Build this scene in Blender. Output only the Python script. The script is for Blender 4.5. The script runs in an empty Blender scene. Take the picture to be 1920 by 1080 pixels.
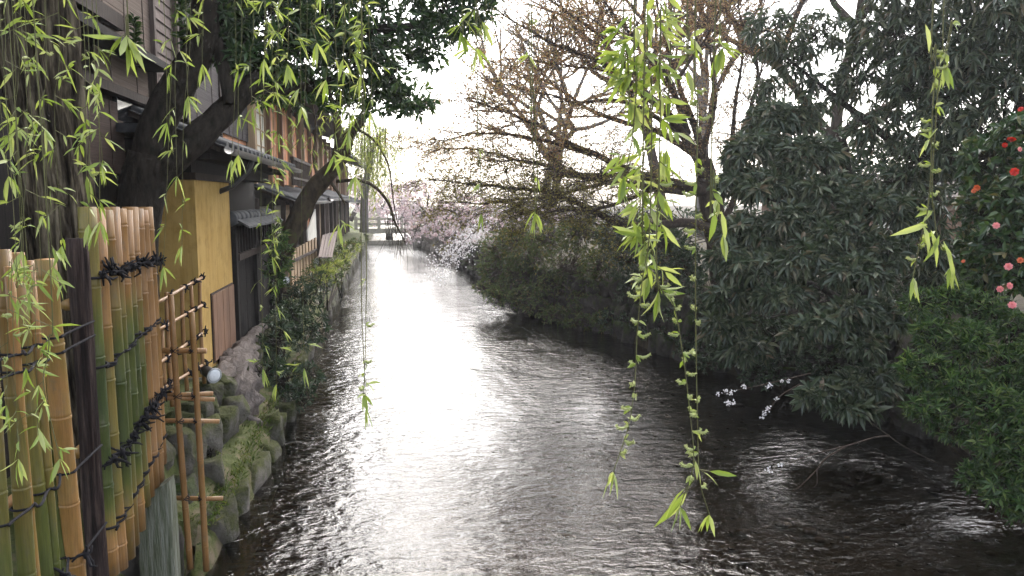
import bpy, math, random
import numpy as np
from mathutils import Vector, Matrix, noise as mnoise

# ------------------------------------------------------------------ camera, world, sun, exposure
sc = bpy.context.scene
COL = sc.collection
rng = np.random.default_rng(11)
random.seed(11)

F_PX, U0, V0 = 1450.0, 735.0, 372.0          # focal length in photo pixels, vanishing point of the stream
CAM = np.array([0.0, 0.0, 2.6])
PITCH = math.atan((540 - V0) / F_PX)
YAW = math.atan((960 - U0) / F_PX * math.cos(PITCH))
cam_d = bpy.data.cameras.new('camera'); cam_o = bpy.data.objects.new('camera', cam_d); COL.objects.link(cam_o)
cam_d.sensor_width = 36.0; cam_d.lens = 36.0 * F_PX / 1920.0
cam_d.clip_start = 0.05; cam_d.clip_end = 2000
cam_o.location = CAM; cam_o.rotation_euler = (math.pi / 2 - PITCH, 0, -YAW)
sc.camera = cam_o

SUN_AZ, SUN_EL = math.radians(12), math.radians(42)
w = bpy.data.worlds.new('World'); sc.world = w; w.use_nodes = True
nt = w.node_tree; nt.nodes.clear()
out = nt.nodes.new('ShaderNodeOutputWorld'); bg = nt.nodes.new('ShaderNodeBackground')
sky = nt.nodes.new('ShaderNodeTexSky'); sky.sky_type = 'NISHITA'; sky.sun_disc = False
sky.sun_elevation = SUN_EL; sky.sun_rotation = SUN_AZ; sky.dust_density = 3.5; sky.air_density = 1.0; sky.ozone_density = 1.0
hs = nt.nodes.new('ShaderNodeHueSaturation'); hs.inputs['Saturation'].default_value = 0.42; hs.inputs['Value'].default_value = 1.0
nt.links.new(sky.outputs[0], hs.inputs['Color']); nt.links.new(hs.outputs[0], bg.inputs['Color'])
bg.inputs['Strength'].default_value = 0.15
nt.links.new(bg.outputs[0], out.inputs[0])

sun_d = bpy.data.lights.new('sun', 'SUN'); sun_o = bpy.data.objects.new('sun', sun_d); COL.objects.link(sun_o)
sun_d.energy = 0.5; sun_d.angle = math.radians(70); sun_d.color = (1.0, 0.97, 0.93)
sdir = Vector((math.sin(SUN_AZ) * math.cos(SUN_EL), math.cos(SUN_AZ) * math.cos(SUN_EL), math.sin(SUN_EL)))
sun_o.rotation_euler = sdir.to_track_quat('Z', 'Y').to_euler(); sun_o.location = (20, 40, 40)

sc.view_settings.view_transform = 'Standard'; sc.view_settings.look = 'None'
sc.view_settings.gamma = 1.0; sc.view_settings.exposure = 2.12; sc.view_settings.use_curve_mapping = False
sc.render.engine = 'CYCLES'
sc.cycles.max_bounces = 6; sc.cycles.diffuse_bounces = 3; sc.cycles.glossy_bounces = 3
sc.cycles.transmission_bounces = 4; sc.cycles.transparent_max_bounces = 8; sc.cycles.volume_bounces = 0
sc.cycles.use_denoising = True; sc.cycles.use_adaptive_sampling = True; sc.cycles.adaptive_threshold = .025

# ------------------------------------------------------------------ layout helpers (photo point + a real distance -> place)
_R = np.array([math.cos(YAW), -math.sin(YAW), 0.0])
_F = np.array([math.sin(YAW) * math.cos(PITCH), math.cos(YAW) * math.cos(PITCH), -math.sin(PITCH)])
_U = np.array([math.sin(YAW) * math.sin(PITCH), math.cos(YAW) * math.sin(PITCH), math.cos(PITCH)])
def ray(u, v):
    return _R * (u - 960) / F_PX - _U * (v - 540) / F_PX + _F
def PY(u, v, y):
    d = ray(u, v); return CAM + d * (y - CAM[1]) / d[1]
def PX(u, v, x):
    d = ray(u, v); return CAM + d * (x - CAM[0]) / d[0]
def PZ(u, v, z):
    d = ray(u, v); return CAM + d * (z - CAM[2]) / d[2]
def depth_of(p):
    return float(np.dot(np.asarray(p) - CAM, _F))

# ------------------------------------------------------------------ mesh builder
def unit(a):
    a = np.asarray(a, float); return a / np.maximum(np.linalg.norm(a, axis=-1, keepdims=True), 1e-9)
def wloc(o):
    l = np.zeros(3)
    while o is not None:
        l += np.array(o.location); o = o.parent
    return l

class MB:
    def __init__(s):
        s.V, s.F, s.A, s.n = [], [], [], 0
    def add(s, v, faces, var=0.0):
        v = np.asarray(v, float).reshape(-1, 3)
        for f in faces:
            f = np.asarray(f, np.int64)
            if len(f): s.F.append(f + s.n)
        s.V.append(v); s.A.append(np.broadcast_to(np.asarray(var, float), (len(v),)).copy()); s.n += len(v)
        return s
    def box(s, c, size, rot=None, var=0.0):
        c = np.asarray(c, float); h = np.asarray(size, float) / 2
        v = np.array([[x, y, z] for x in (-1, 1) for y in (-1, 1) for z in (-1, 1)], float) * h
        if rot is not None: v = v @ np.asarray(rot).T
        return s.add(v + c, [[[0, 1, 3, 2], [4, 6, 7, 5], [0, 4, 5, 1], [2, 3, 7, 6], [0, 2, 6, 4], [1, 5, 7, 3]]], var)
    def box2(s, a, b, var=0.0):
        a = np.asarray(a, float); b = np.asarray(b, float)
        return s.box((a + b) / 2, np.abs(b - a), None, var)
    def bar(s, a, b, wd, th, upv=(0, 0, 1), var=0.0):
        a = np.asarray(a, float); b = np.asarray(b, float)
        d = b - a; L = np.linalg.norm(d); d = d / L
        sd = np.cross(d, np.asarray(upv, float)); sd = sd / max(np.linalg.norm(sd), 1e-9); up = np.cross(sd, d)
        return s.box((a + b) / 2, (L, wd, th), np.stack([d, sd, up], 1), var)
    def tube(s, pts, rad, n=8, cap=True, var=0.0):
        pts = np.asarray(pts, float); m = len(pts)
        rad = np.broadcast_to(np.asarray(rad, float), (m,))
        T = unit(np.gradient(pts, axis=0))
        ref = np.array([0, 0, 1.0]) if abs(T[0][2]) < 0.9 else np.array([1.0, 0, 0])
        N = np.cross(T[0], ref); N /= np.linalg.norm(N)
        a = np.arange(n) * 2 * math.pi / n; ca, sa = np.cos(a)[:, None], np.sin(a)[:, None]
        rings = []
        for i in range(m):
            N = N - T[i] * np.dot(N, T[i]); N /= max(np.linalg.norm(N), 1e-9)
            B = np.cross(T[i], N)
            rings.append(pts[i] + rad[i] * (ca * N + sa * B))
        v = np.concatenate(rings)
        i = np.arange(m - 1)[:, None] * n; j = np.arange(n)[None, :]; k = (j + 1) % n
        q = np.stack([i + j, i + k, i + n + k, i + n + j], -1).reshape(-1, 4)
        vv = np.repeat(np.broadcast_to(np.asarray(var, float), (m,)), n)
        fs = [q]
        if cap:
            v = np.concatenate([v, pts[:1], pts[-1:]]); vv = np.concatenate([vv, vv[:1], vv[-1:]])
            j = np.arange(n); k = (j + 1) % n
            fs.append(np.stack([np.full(n, m * n), k, j], -1))
            fs.append(np.stack([np.full(n, m * n + 1), (m - 1) * n + j, (m - 1) * n + k], -1))
        return s.add(v, fs, vv)
    def twigs(s, p0, p1, r0, r1, var=0.0, n=3):
        p0 = np.asarray(p0, float); p1 = np.asarray(p1, float); m = len(p0)
        if m == 0: return s
        T = unit(p1 - p0); ref = np.where(np.abs(T[:, 2:3]) < 0.9, np.array([[0, 0, 1.0]]), np.array([[1.0, 0, 0]]))
        N = unit(np.cross(T, ref)); B = np.cross(T, N)
        r0 = np.broadcast_to(r0, (m,))[:, None]; r1 = np.broadcast_to(r1, (m,))[:, None]
        vs = []
        for k in range(n):
            a = 2 * math.pi * k / n; o = math.cos(a) * N + math.sin(a) * B
            vs += [p0 + o * r0, p1 + o * r1]
        v = np.stack(vs, 1).reshape(-1, 3); base = np.arange(m)[:, None] * 2 * n
        fs = [np.concatenate([base + 2 * k, base + 2 * ((k + 1) % n), base + 2 * ((k + 1) % n) + 1, base + 2 * k + 1], 1) for k in range(n)]
        return s.add(v, [np.concatenate(fs)], var if np.isscalar(var) else np.repeat(var, 2 * n))
    def leaves(s, P, D, N, L, W, var=None, kind='rhomb', droop=0.15, fold=0.25):
        P = np.asarray(P, float); m = len(P)
        if m == 0: return s
        D = unit(D); S = unit(np.cross(D, N)); N = np.cross(S, D)
        L = np.broadcast_to(L, (m,))[:, None]; W = np.broadcast_to(W, (m,))[:, None]
        var = rng.random(m) if var is None else np.broadcast_to(var, (m,))
        b = np.arange(m)[:, None]
        if kind == 'rhomb':
            v = np.stack([P, P + D * L * .45 + S * W / 2 + N * W * fold, P + D * L - N * L * droop, P + D * L * .45 - S * W / 2 + N * W * fold], 1)
            f = [np.concatenate([b * 4, b * 4 + 1, b * 4 + 2], 1), np.concatenate([b * 4, b * 4 + 2, b * 4 + 3], 1)]
            k = 4
        else:
            g = np.array([0, 0, -1.0]) * L * droop
            c1 = P + D * L * .3 + g * .10; c2 = P + D * L * .65 + g * .42; tp = P + D * L + g
            v = np.stack([P, c1 + S * W * .46 + N * W * fold, c1 - N * W * .02, c1 - S * W * .46 + N * W * fold,
                          c2 + S * W * .42 + N * W * fold, c2 - N * W * .02, c2 - S * W * .42 + N * W * fold, tp], 1)
            o = b * 8
            t = lambda *q: np.concatenate([o + i for i in q], 1)
            f = [t(0, 1, 2), t(0, 2, 3), t(4, 7, 5), t(5, 7, 6)]
            f2 = [t(1, 4, 5, 2), t(2, 5, 6, 3)]
            k = 8
            f = f + f2
        tri = [x for x in f if x.shape[1] == 3]; qd = [x for x in f if x.shape[1] == 4]
        fs = [np.concatenate(tri)] + ([np.concatenate(qd)] if qd else [])
        return s.add(v.reshape(-1, 3), fs, np.repeat(var, k))
    def mesh(s, name, off=(0, 0, 0), smooth=False):
        V = np.concatenate(s.V) - np.asarray(off); A = np.concatenate(s.A)
        me = bpy.data.meshes.new(name); me.vertices.add(len(V)); me.vertices.foreach_set('co', V.ravel())
        sizes = np.concatenate([np.full(len(f), f.shape[1]) for f in s.F]); idx = np.concatenate([f.ravel() for f in s.F])
        me.loops.add(len(idx)); me.loops.foreach_set('vertex_index', idx.astype(np.int32))
        me.polygons.add(len(sizes)); st = np.concatenate([[0], np.cumsum(sizes)[:-1]])
        me.polygons.foreach_set('loop_start', st.astype(np.int32))
        try: me.polygons.foreach_set('loop_total', sizes.astype(np.int32))
        except Exception: pass
        me.polygons.foreach_set('use_smooth', np.full(len(sizes), smooth))
        at = me.attributes.new('var', 'FLOAT', 'POINT'); at.data.foreach_set('value', A.astype(np.float32))
        me.update(calc_edges=True); me.validate()
        return me
    def build(s, name, mat, parent=None, smooth=False, kind=None):
        off = wloc(parent) if parent is not None else np.zeros(3)
        o = bpy.data.objects.new(name, s.mesh(name, off, smooth)); COL.objects.link(o)
        o.data.materials.append(mat)
        if parent is not None: o.parent = parent
        if kind: o['kind'] = kind
        return o

def thing(name, label, cat, loc=(0, 0, 0), group=None):
    o = bpy.data.objects.new(name, None); COL.objects.link(o); o.location = tuple(float(x) for x in loc)
    o.empty_display_size = 0.1; o['label'] = label; o['category'] = cat
    if group: o['group'] = group
    return o
def tag(o, label, cat, group=None):
    o['label'] = label; o['category'] = cat
    if group: o['group'] = group
    return o
def put(name, me, parent, M):
    """a piece that shares mesh data; M is its world matrix"""
    o = bpy.data.objects.new(name, me); COL.objects.link(o)
    M = M.copy()
    if parent is not None:
        o.parent = parent; l = wloc(parent); M.translation = M.translation - Vector(l)
    o.matrix_local = M
    return o
def spline(pts, n=40):
    """Catmull-Rom through points"""
    p = np.asarray(pts, float)
    p = np.concatenate([[2 * p[0] - p[1]], p, [2 * p[-1] - p[-2]]])
    t = np.linspace(0, len(p) - 3 - 1e-6, n); i = t.astype(int); f = (t - i)[:, None]
    a, b, c, d = p[i], p[i + 1], p[i + 2], p[i + 3]
    return 0.5 * (2 * b + (c - a) * f + (2 * a - 5 * b + 4 * c - d) * f ** 2 + (3 * b - a - 3 * c + d) * f ** 3)
def fbm(p, sc_=1.0, o=3):
    return mnoise.fractal(Vector(p) * sc_, 1.0, 2.0, o)

# ------------------------------------------------------------------ materials
def newmat(name):
    m = bpy.data.materials.new(name); m.use_nodes = True
    nt = m.node_tree; nt.nodes.clear()
    o = nt.nodes.new('ShaderNodeOutputMaterial'); b = nt.nodes.new('ShaderNodeBsdfPrincipled')
    nt.links.new(b.outputs[0], o.inputs[0])
    return m, nt, b, o
def ramp(nt, fac, stops):
    r = nt.nodes.new('ShaderNodeValToRGB'); e = r.color_ramp.elements
    while len(e) < len(stops): e.new(0.5)
    for x, (p, c) in zip(e, stops):
        x.position = p; x.color = (*c, 1)
    nt.links.new(fac, r.inputs[0]); return r.outputs[0]
def coords(nt, scale=(1, 1, 1), rot=(0, 0, 0)):
    tc = nt.nodes.new('ShaderNodeTexCoord'); mp = nt.nodes.new('ShaderNodeMapping')
    mp.inputs['Scale'].default_value = scale; mp.inputs['Rotation'].default_value = rot
    nt.links.new(tc.outputs['Object'], mp.inputs[0]); return mp.outputs[0]
def noise(nt, vec, scale, detail=4, rough=.55, dist=0):
    n = nt.nodes.new('ShaderNodeTexNoise'); n.inputs['Scale'].default_value = scale; n.inputs['Detail'].default_value = detail
    n.inputs['Roughness'].default_value = rough; n.inputs['Distortion'].default_value = dist
    nt.links.new(vec, n.inputs['Vector']); return n.outputs['Fac']
def math_(nt, op, a, b=None, clamp=False):
    m = nt.nodes.new('ShaderNodeMath'); m.operation = op; m.use_clamp = clamp
    for i, x in enumerate((a, b)):
        if x is None: continue
        if isinstance(x, (int, float)): m.inputs[i].default_value = x
        else: nt.links.new(x, m.inputs[i])
    return m.outputs[0]
def mixc(nt, fac, a, b, mode='MIX'):
    m = nt.nodes.new('ShaderNodeMix'); m.data_type = 'RGBA'; m.blend_type = mode
    for i, x in ((0, fac), (6, a), (7, b)):
        if isinstance(x, (int, float)): m.inputs[i].default_value = x
        elif isinstance(x, tuple): m.inputs[i].default_value = (*x, 1)
        else: nt.links.new(x, m.inputs[i])
    return m.outputs[2]
def bump(nt, h, b, strength=.4, dist=.02):
    n = nt.nodes.new('ShaderNodeBump'); n.inputs['Strength'].default_value = strength; n.inputs['Distance'].default_value = dist
    nt.links.new(h, n.inputs['Height']); nt.links.new(n.outputs[0], b.inputs['Normal']); return n
def variation(nt):
    a = nt.nodes.new('ShaderNodeAttribute'); a.attribute_name = 'var'
    o = nt.nodes.new('ShaderNodeObjectInfo')
    return a.outputs['Fac'], math_(nt, 'FRACT', math_(nt, 'ADD', a.outputs['Fac'], o.outputs['Random'])), o.outputs['Random']

def surf(name, stops, scale=4.0, stretch=(1, 1, 1), rough=.8, bstr=.4, bdist=.01, detail=5, spec=.3, objvar=.25, fine=None, dist=0.0):
    """noise-driven colour on a rough solid; objvar = brightness difference between single pieces"""
    m, nt, b, o = newmat(name)
    v = coords(nt, stretch); n = noise(nt, v, scale, detail, .6, dist)
    c = ramp(nt, n, stops)
    if objvar:
        _, _, r = variation(nt)
        k = math_(nt, 'ADD', math_(nt, 'MULTIPLY', r, 2 * objvar), 1 - objvar)
        cc = nt.nodes.new('ShaderNodeCombineColor')
        for i in range(3): nt.links.new(k, cc.inputs[i])
        c = mixc(nt, 1.0, c, cc.outputs[0], 'MULTIPLY')
    nt.links.new(c, b.inputs['Base Color'])
    b.inputs['Roughness'].default_value = rough; b.inputs['Specular IOR Level'].default_value = spec
    if bstr:
        bump(nt, noise(nt, v, fine or scale * 3, 6, .65, dist), b, bstr, bdist)
    return m
def leafmat(name, stops, rough=.45, trans=.35, tcol=1.0, spec=.4, tb=.55):
    m, nt, b, o = newmat(name)
    a, f, r = variation(nt)
    c = ramp(nt, f, stops)
    nt.links.new(c, b.inputs['Base Color']); b.inputs['Roughness'].default_value = rough; b.inputs['Specular IOR Level'].default_value = spec
    if trans > 0:
        t = nt.nodes.new('ShaderNodeBsdfTranslucent')
        c2 = mixc(nt, 1.0, c, (1.0 * tcol, 1.0 * tcol, tb * tcol), 'MULTIPLY'); nt.links.new(c2, t.inputs['Color'])
        mx = nt.nodes.new('ShaderNodeMixShader'); mx.inputs[0].default_value = trans
        nt.links.new(b.outputs[0], mx.inputs[1]); nt.links.new(t.outputs[0], mx.inputs[2]); nt.links.new(mx.outputs[0], o.inputs[0])
    return m

M = {}
M['bark_willow'] = surf('bark_willow', [(.36, (.012, .009, .007)), (.5, (.07, .055, .038)), (.64, (.2, .165, .115))], 4.2, (6, 6, .8), .95, 1.0, .05, 5, .1, 0, fine=4.2)
M['bark_dark'] = surf('bark_dark', [(.3, (.012, .010, .008)), (.7, (.045, .036, .028)), (.85, (.07, .065, .05))], 8, (3, 3, 1), .95, .7, .02, 5, .1, 0)
M['bark_brown'] = surf('bark_brown', [(.3, (.030, .022, .018)), (.7, (.085, .062, .048))], 12, (2, 2, 1), .95, .6, .02, 5, .1, 0)
M['bark_mossy'] = surf('bark_mossy', [(.3, (.03, .022, .014)), (.55, (.09, .065, .04)), (.75, (.09, .10, .03))], 5, (2, 2, 1), .95, .7, .03, 5, .1, 0)
M['bark_grey'] = surf('bark_grey', [(.3, (.10, .085, .08)), (.7, (.2, .18, .17))], 8, (2, 2, 1), .95, .3, .02, 4, .1, 0)
M['twig_green'] = surf('twig_green', [(.3, (.07, .065, .025)), (.7, (.14, .14, .05))], 20, rough=.7, bstr=0, objvar=0)
M['rope'] = surf('rope', [(.3, (.006, .006, .008)), (.7, (.022, .019, .022))], 60, rough=.95, bstr=.6, bdist=.004, objvar=0)
M['leaf_willow'] = leafmat('leaf_willow', [(0, (.17, .24, .05)), (.4, (.25, .32, .08)), (.75, (.34, .39, .14)), (1, (.43, .46, .22))], .5, .4, 1.15, .3, .5)
M['leaf_catkin'] = leafmat('leaf_catkin', [(0, (.34, .38, .16)), (1, (.48, .5, .26))], .8, .35, 1.1)
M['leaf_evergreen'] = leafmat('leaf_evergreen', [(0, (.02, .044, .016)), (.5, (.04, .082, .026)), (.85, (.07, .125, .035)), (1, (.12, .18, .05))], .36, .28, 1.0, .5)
M['leaf_drooping'] = leafmat('leaf_drooping', [(0, (.022, .036, .018)), (.5, (.05, .073, .036)), (.8, (.095, .118, .062)), (.94, (.15, .155, .09)), (1, (.17, .12, .075))], .38, .15, 1.0, .5)
M['leaf_bush'] = leafmat('leaf_bush', [(0, (.018, .042, .012)), (.5, (.042, .088, .022)), (.8, (.085, .145, .035)), (1, (.16, .2, .065))], .4, .3, 1.2)
M['leaf_camellia'] = leafmat('leaf_camellia', [(0, (.016, .04, .012)), (.5, (.035, .075, .022)), (.85, (.08, .13, .035)), (1, (.16, .13, .05))], .3, .2, 1.0, .5)
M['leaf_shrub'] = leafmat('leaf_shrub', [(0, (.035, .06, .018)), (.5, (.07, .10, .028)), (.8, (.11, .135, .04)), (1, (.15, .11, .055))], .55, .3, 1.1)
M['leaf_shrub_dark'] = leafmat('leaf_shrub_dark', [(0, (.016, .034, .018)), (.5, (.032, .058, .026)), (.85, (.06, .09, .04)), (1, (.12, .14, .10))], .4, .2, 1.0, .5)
M['leaf_bronze'] = leafmat('leaf_bronze', [(0, (.17, .085, .05)), (.4, (.24, .135, .085)), (.7, (.25, .175, .09)), (1, (.22, .2, .085))], .6, .5, 1.3, .4, .7)
M['leaf_olive'] = leafmat('leaf_olive', [(0, (.11, .10, .032)), (.5, (.17, .155, .048)), (1, (.24, .19, .07))], .6, .45, 1.3)
M['leaf_pale'] = leafmat('leaf_pale', [(0, (.15, .2, .05)), (.6, (.26, .31, .09)), (1, (.38, .38, .16))], .6, .45, 1.2)
M['blossom'] = leafmat('blossom', [(0, (.66, .47, .48)), (.5, (.74, .62, .63)), (1, (.8, .75, .75))], .8, .4, 1.0, .3, 1.02)
M['blossom_white'] = leafmat('blossom_white', [(0, (.74, .70, .70)), (1, (.82, .8, .8))], .8, .35, 1.0, .3, 1.0)
M['petal_pink'] = leafmat('petal_pink', [(0, (.72, .22, .26)), (1, (.8, .34, .36))], .6, .3, 1.0)
M['petal_red'] = leafmat('petal_red', [(0, (.55, .02, .02)), (1, (.65, .05, .03))], .6, .25, 1.0)
M['petal_orange'] = leafmat('petal_orange', [(0, (.62, .12, .05)), (1, (.7, .2, .09))], .6, .25, 1.0)
M['grass'] = leafmat('grass', [(0, (.05, .08, .018)), (.6, (.09, .13, .03)), (1, (.15, .15, .05))], .6, .45, 1.2)
M['plaster_ochre'] = surf('plaster_ochre', [(.3, (.42, .265, .075)), (.55, (.47, .31, .10)), (.75, (.52, .35, .125))], 1.6, rough=.92, bstr=.25, bdist=.004, fine=40, spec=.15, objvar=0)
_nt = M['plaster_ochre'].node_tree; _b = [n for n in _nt.nodes if n.type == 'BSDF_PRINCIPLED'][0]; _l = _b.inputs['Base Color'].links[0].from_socket
_s1 = ramp(_nt, noise(_nt, coords(_nt, (9, 9, .5)), 2.2, 6, .7), [(.36, (.72, .66, .58)), (.52, (1, 1, 1))])
_s2 = ramp(_nt, noise(_nt, coords(_nt), 7, 7, .7), [(.34, (.70, .66, .6)), (.5, (1, 1, 1))])
_nt.links.new(mixc(_nt, .7, mixc(_nt, .8, _l, _s1, 'MULTIPLY'), _s2, 'MULTIPLY'), _b.inputs['Base Color'])
M['plaster_white'] = surf('plaster_white', [(.3, (.55, .52, .45)), (.7, (.68, .65, .58))], 3, rough=.9, bstr=.1, bdist=.004, objvar=0)
M['plaster_pale'] = surf('plaster_pale', [(.3, (.50, .46, .40)), (.7, (.6, .57, .5))], 3, rough=.9, bstr=.1, bdist=.004, objvar=0)
M['wood_black'] = surf('wood_black', [(.3, (.006, .005, .005)), (.7, (.022, .017, .016))], 5, (8, 8, .6), .8, .5, .006, 6, .12, .3)
M['wood_dark'] = surf('wood_dark', [(.3, (.018, .012, .009)), (.7, (.06, .041, .032))], 5, (8, 8, .6), .8, .5, .006, 6, .15, .25)
M['wood_grey'] = surf('wood_grey', [(.3, (.085, .062, .055)), (.7, (.19, .145, .125))], 5, (8, 8, .6), .85, .5, .006, 6, .2, .2)
M['wood_panel'] = surf('wood_panel', [(.25, (.10, .055, .036)), (.5, (.19, .105, .065)), (.8, (.27, .16, .10))], 5, (10, 10, .7), .8, .4, .005, 6, .2, .18)
M['wood_orange'] = surf('wood_orange', [(.3, (.42, .14, .045)), (.6, (.55, .22, .085)), (.8, (.62, .32, .15))], 4, (8, 8, .5), .7, .3, .005, 5, .25, .25)
M['wood_tan'] = surf('wood_tan', [(.3, (.28, .19, .11)), (.7, (.44, .31, .19))], 4, (8, 8, .5), .8, .3, .005, 5, .2, .25)
M['post_wood'] = surf('post_wood', [(.35, (.006, .004, .004)), (.5, (.03, .019, .017)), (.68, (.10, .068, .056))], 5, (7, 7, .5), .85, 1.0, .02, 6, .2, 0)
M['reed'] = surf('reed', [(.3, (.13, .095, .075)), (.7, (.23, .175, .14))], 3, (1, .25, 30), .85, .5, .004, 4, .2, .12)
M['reed_dark'] = surf('reed_dark', [(.3, (.055, .036, .03)), (.7, (.095, .065, .055))], 3, (1, .25, 30), .9, .4, .004, 4, .15, .1)
M['reed_grey'] = surf('reed_grey', [(.3, (.075, .065, .065)), (.7, (.125, .11, .11))], 3, (1, .25, 30), .9, .4, .004, 4, .15, .1)
M['tile'] = surf('tile', [(.3, (.03, .032, .035)), (.7, (.085, .087, .092))], 8, rough=.85, bstr=.3, bdist=.004, spec=.2, objvar=.3)
M['metal_dark'] = surf('metal_dark', [(.3, (.016, .016, .017)), (.7, (.04, .038, .037))], 12, rough=.45, bstr=.1, bdist=.002, spec=.5, objvar=0)
M['metal_zinc'] = surf('metal_zinc', [(.3, (.3, .31, .32)), (.7, (.44, .45, .46))], 12, rough=.35, bstr=.05, bdist=.002, spec=.6, objvar=0)
M['glass_dark'] = surf('glass_dark', [(.3, (.012, .013, .015)), (.7, (.02, .021, .024))], 3, rough=.08, bstr=0, spec=.6, objvar=0)
M['paper'] = surf('paper', [(.3, (.62, .58, .48)), (.7, (.74, .7, .6))], 3, rough=.9, bstr=0, objvar=0)
M['concrete'] = surf('concrete', [(.25, (.05, .06, .03)), (.42, (.12, .13, .085)), (.55, (.2, .205, .16)), (.75, (.3, .3, .26))], 5, (7, 7, .6), .95, 1.0, .03, 7, .15, 0)
M['clay_pot'] = surf('clay_pot', [(.3, (.05, .04, .035)), (.7, (.09, .07, .06))], 8, rough=.8, bstr=.2, objvar=0)
M['earth'] = surf('earth', [(.3, (.035, .028, .018)), (.6, (.075, .062, .042)), (.8, (.07, .085, .03))], 3, rough=.98, bstr=.8, bdist=.03, spec=.1, objvar=0)
M['street'] = surf('street', [(.3, (.22, .21, .20)), (.7, (.30, .29, .28))], 3, rough=.9, bstr=.2, objvar=0)
M['bridge_stone'] = surf('bridge_stone', [(.3, (.30, .27, .21)), (.7, (.46, .43, .36))], 6, rough=.85, bstr=.3, objvar=.1)
def bamboo_mat():
    m, nt, b, o = newmat('bamboo')
    a = nt.nodes.new('ShaderNodeAttribute'); a.attribute_name = 'var'
    v = coords(nt, (1, 1, .35)); n = noise(nt, v, 7, 5, .6)
    f = math_(nt, 'ADD', a.outputs['Fac'], math_(nt, 'MULTIPLY', math_(nt, 'SUBTRACT', n, .5), .7), True)
    oi = nt.nodes.new('ShaderNodeObjectInfo')
    c = ramp(nt, f, [(0, (.036, .052, .012)), (.28, (.085, .096, .018)), (.5, (.175, .13, .032)), (.72, (.26, .135, .042)), (1, (.36, .195, .085))])
    st = noise(nt, coords(nt, (60, 60, 1.2)), 3, 5, .7)
    c = mixc(nt, .6, c, ramp(nt, st, [(.3, (.4, .36, .32)), (.6, (1, 1, 1))]), 'MULTIPLY')
    bl = noise(nt, coords(nt, (1, 1, .5)), 16, 6, .7)
    c = mixc(nt, ramp(nt, bl, [(.56, (0, 0, 0)), (.72, (.55, .55, .55))]), c, (.11, .095, .07))
    k = math_(nt, 'ADD', math_(nt, 'MULTIPLY', oi.outputs['Random'], .35), .82)
    cc = nt.nodes.new('ShaderNodeCombineColor')
    for i in range(3): nt.links.new(k, cc.inputs[i])
    c = mixc(nt, 1.0, c, cc.outputs[0], 'MULTIPLY')
    nt.links.new(c, b.inputs['Base Color']); b.inputs['Roughness'].default_value = .42; b.inputs['Specular IOR Level'].default_value = .35
    bump(nt, st, b, .25, .003)
    return m
M['bamboo'] = bamboo_mat()
def stone_mat(name, stops, moss, amount=.5):
    m, nt, b, o = newmat(name)
    v = coords(nt); n = noise(nt, v, 2.2, 7, .65); c = ramp(nt, n, stops)
    g = nt.nodes.new('ShaderNodeNewGeometry'); sx = nt.nodes.new('ShaderNodeSeparateXYZ'); nt.links.new(g.outputs['Normal'], sx.inputs[0])
    tc = nt.nodes.new('ShaderNodeTexCoord')
    mn = noise(nt, g.outputs['Position'], 5.5, 5, .65)
    f = math_(nt, 'ADD', math_(nt, 'MULTIPLY', sx.outputs[2], .35), math_(nt, 'MULTIPLY', mn, 1.6))
    f = math_(nt, 'MULTIPLY', math_(nt, 'SUBTRACT', f, 1.1 - amount * .7), 3.0, True)
    c = mixc(nt, f, c, ramp(nt, noise(nt, g.outputs['Position'], 30, 3), [(.3, moss[0]), (.7, moss[1])]))
    _, _, r = variation(nt)
    k = math_(nt, 'ADD', math_(nt, 'MULTIPLY', r, .6), .7); cc = nt.nodes.new('ShaderNodeCombineColor')
    for i in range(3): nt.links.new(k, cc.inputs[i])
    c = mixc(nt, 1.0, c, cc.outputs[0], 'MULTIPLY')
    nt.links.new(c, b.inputs['Base Color']); b.inputs['Roughness'].default_value = .9; b.inputs['Specular IOR Level'].default_value = .2
    bump(nt, noise(nt, v, 7, 9, .75), b, 1.0, .06)
    return m
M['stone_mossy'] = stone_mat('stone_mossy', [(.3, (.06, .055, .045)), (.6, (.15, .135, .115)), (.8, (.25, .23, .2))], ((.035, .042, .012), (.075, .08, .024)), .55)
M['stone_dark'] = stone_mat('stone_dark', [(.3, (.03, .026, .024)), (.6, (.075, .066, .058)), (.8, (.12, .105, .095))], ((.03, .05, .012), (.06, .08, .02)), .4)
M['stone_pale'] = stone_mat('stone_pale', [(.3, (.22, .2, .18)), (.6, (.34, .31, .28)), (.8, (.44, .42, .38))], ((.10, .12, .04), (.16, .17, .06)), .15)
M['moss_ground'] = stone_mat('moss_ground', [(.3, (.07, .055, .035)), (.6, (.15, .12, .075)), (.8, (.22, .18, .12))], ((.035, .045, .012), (.075, .085, .024)), .5)
M['root_wood'] = surf('root_wood', [(.3, (.085, .07, .062)), (.6, (.22, .185, .165)), (.8, (.34, .29, .265))], 5, (3, 3, 1.2), .9, 1.0, .03, 7, .15, 0, dist=1.2)

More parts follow.
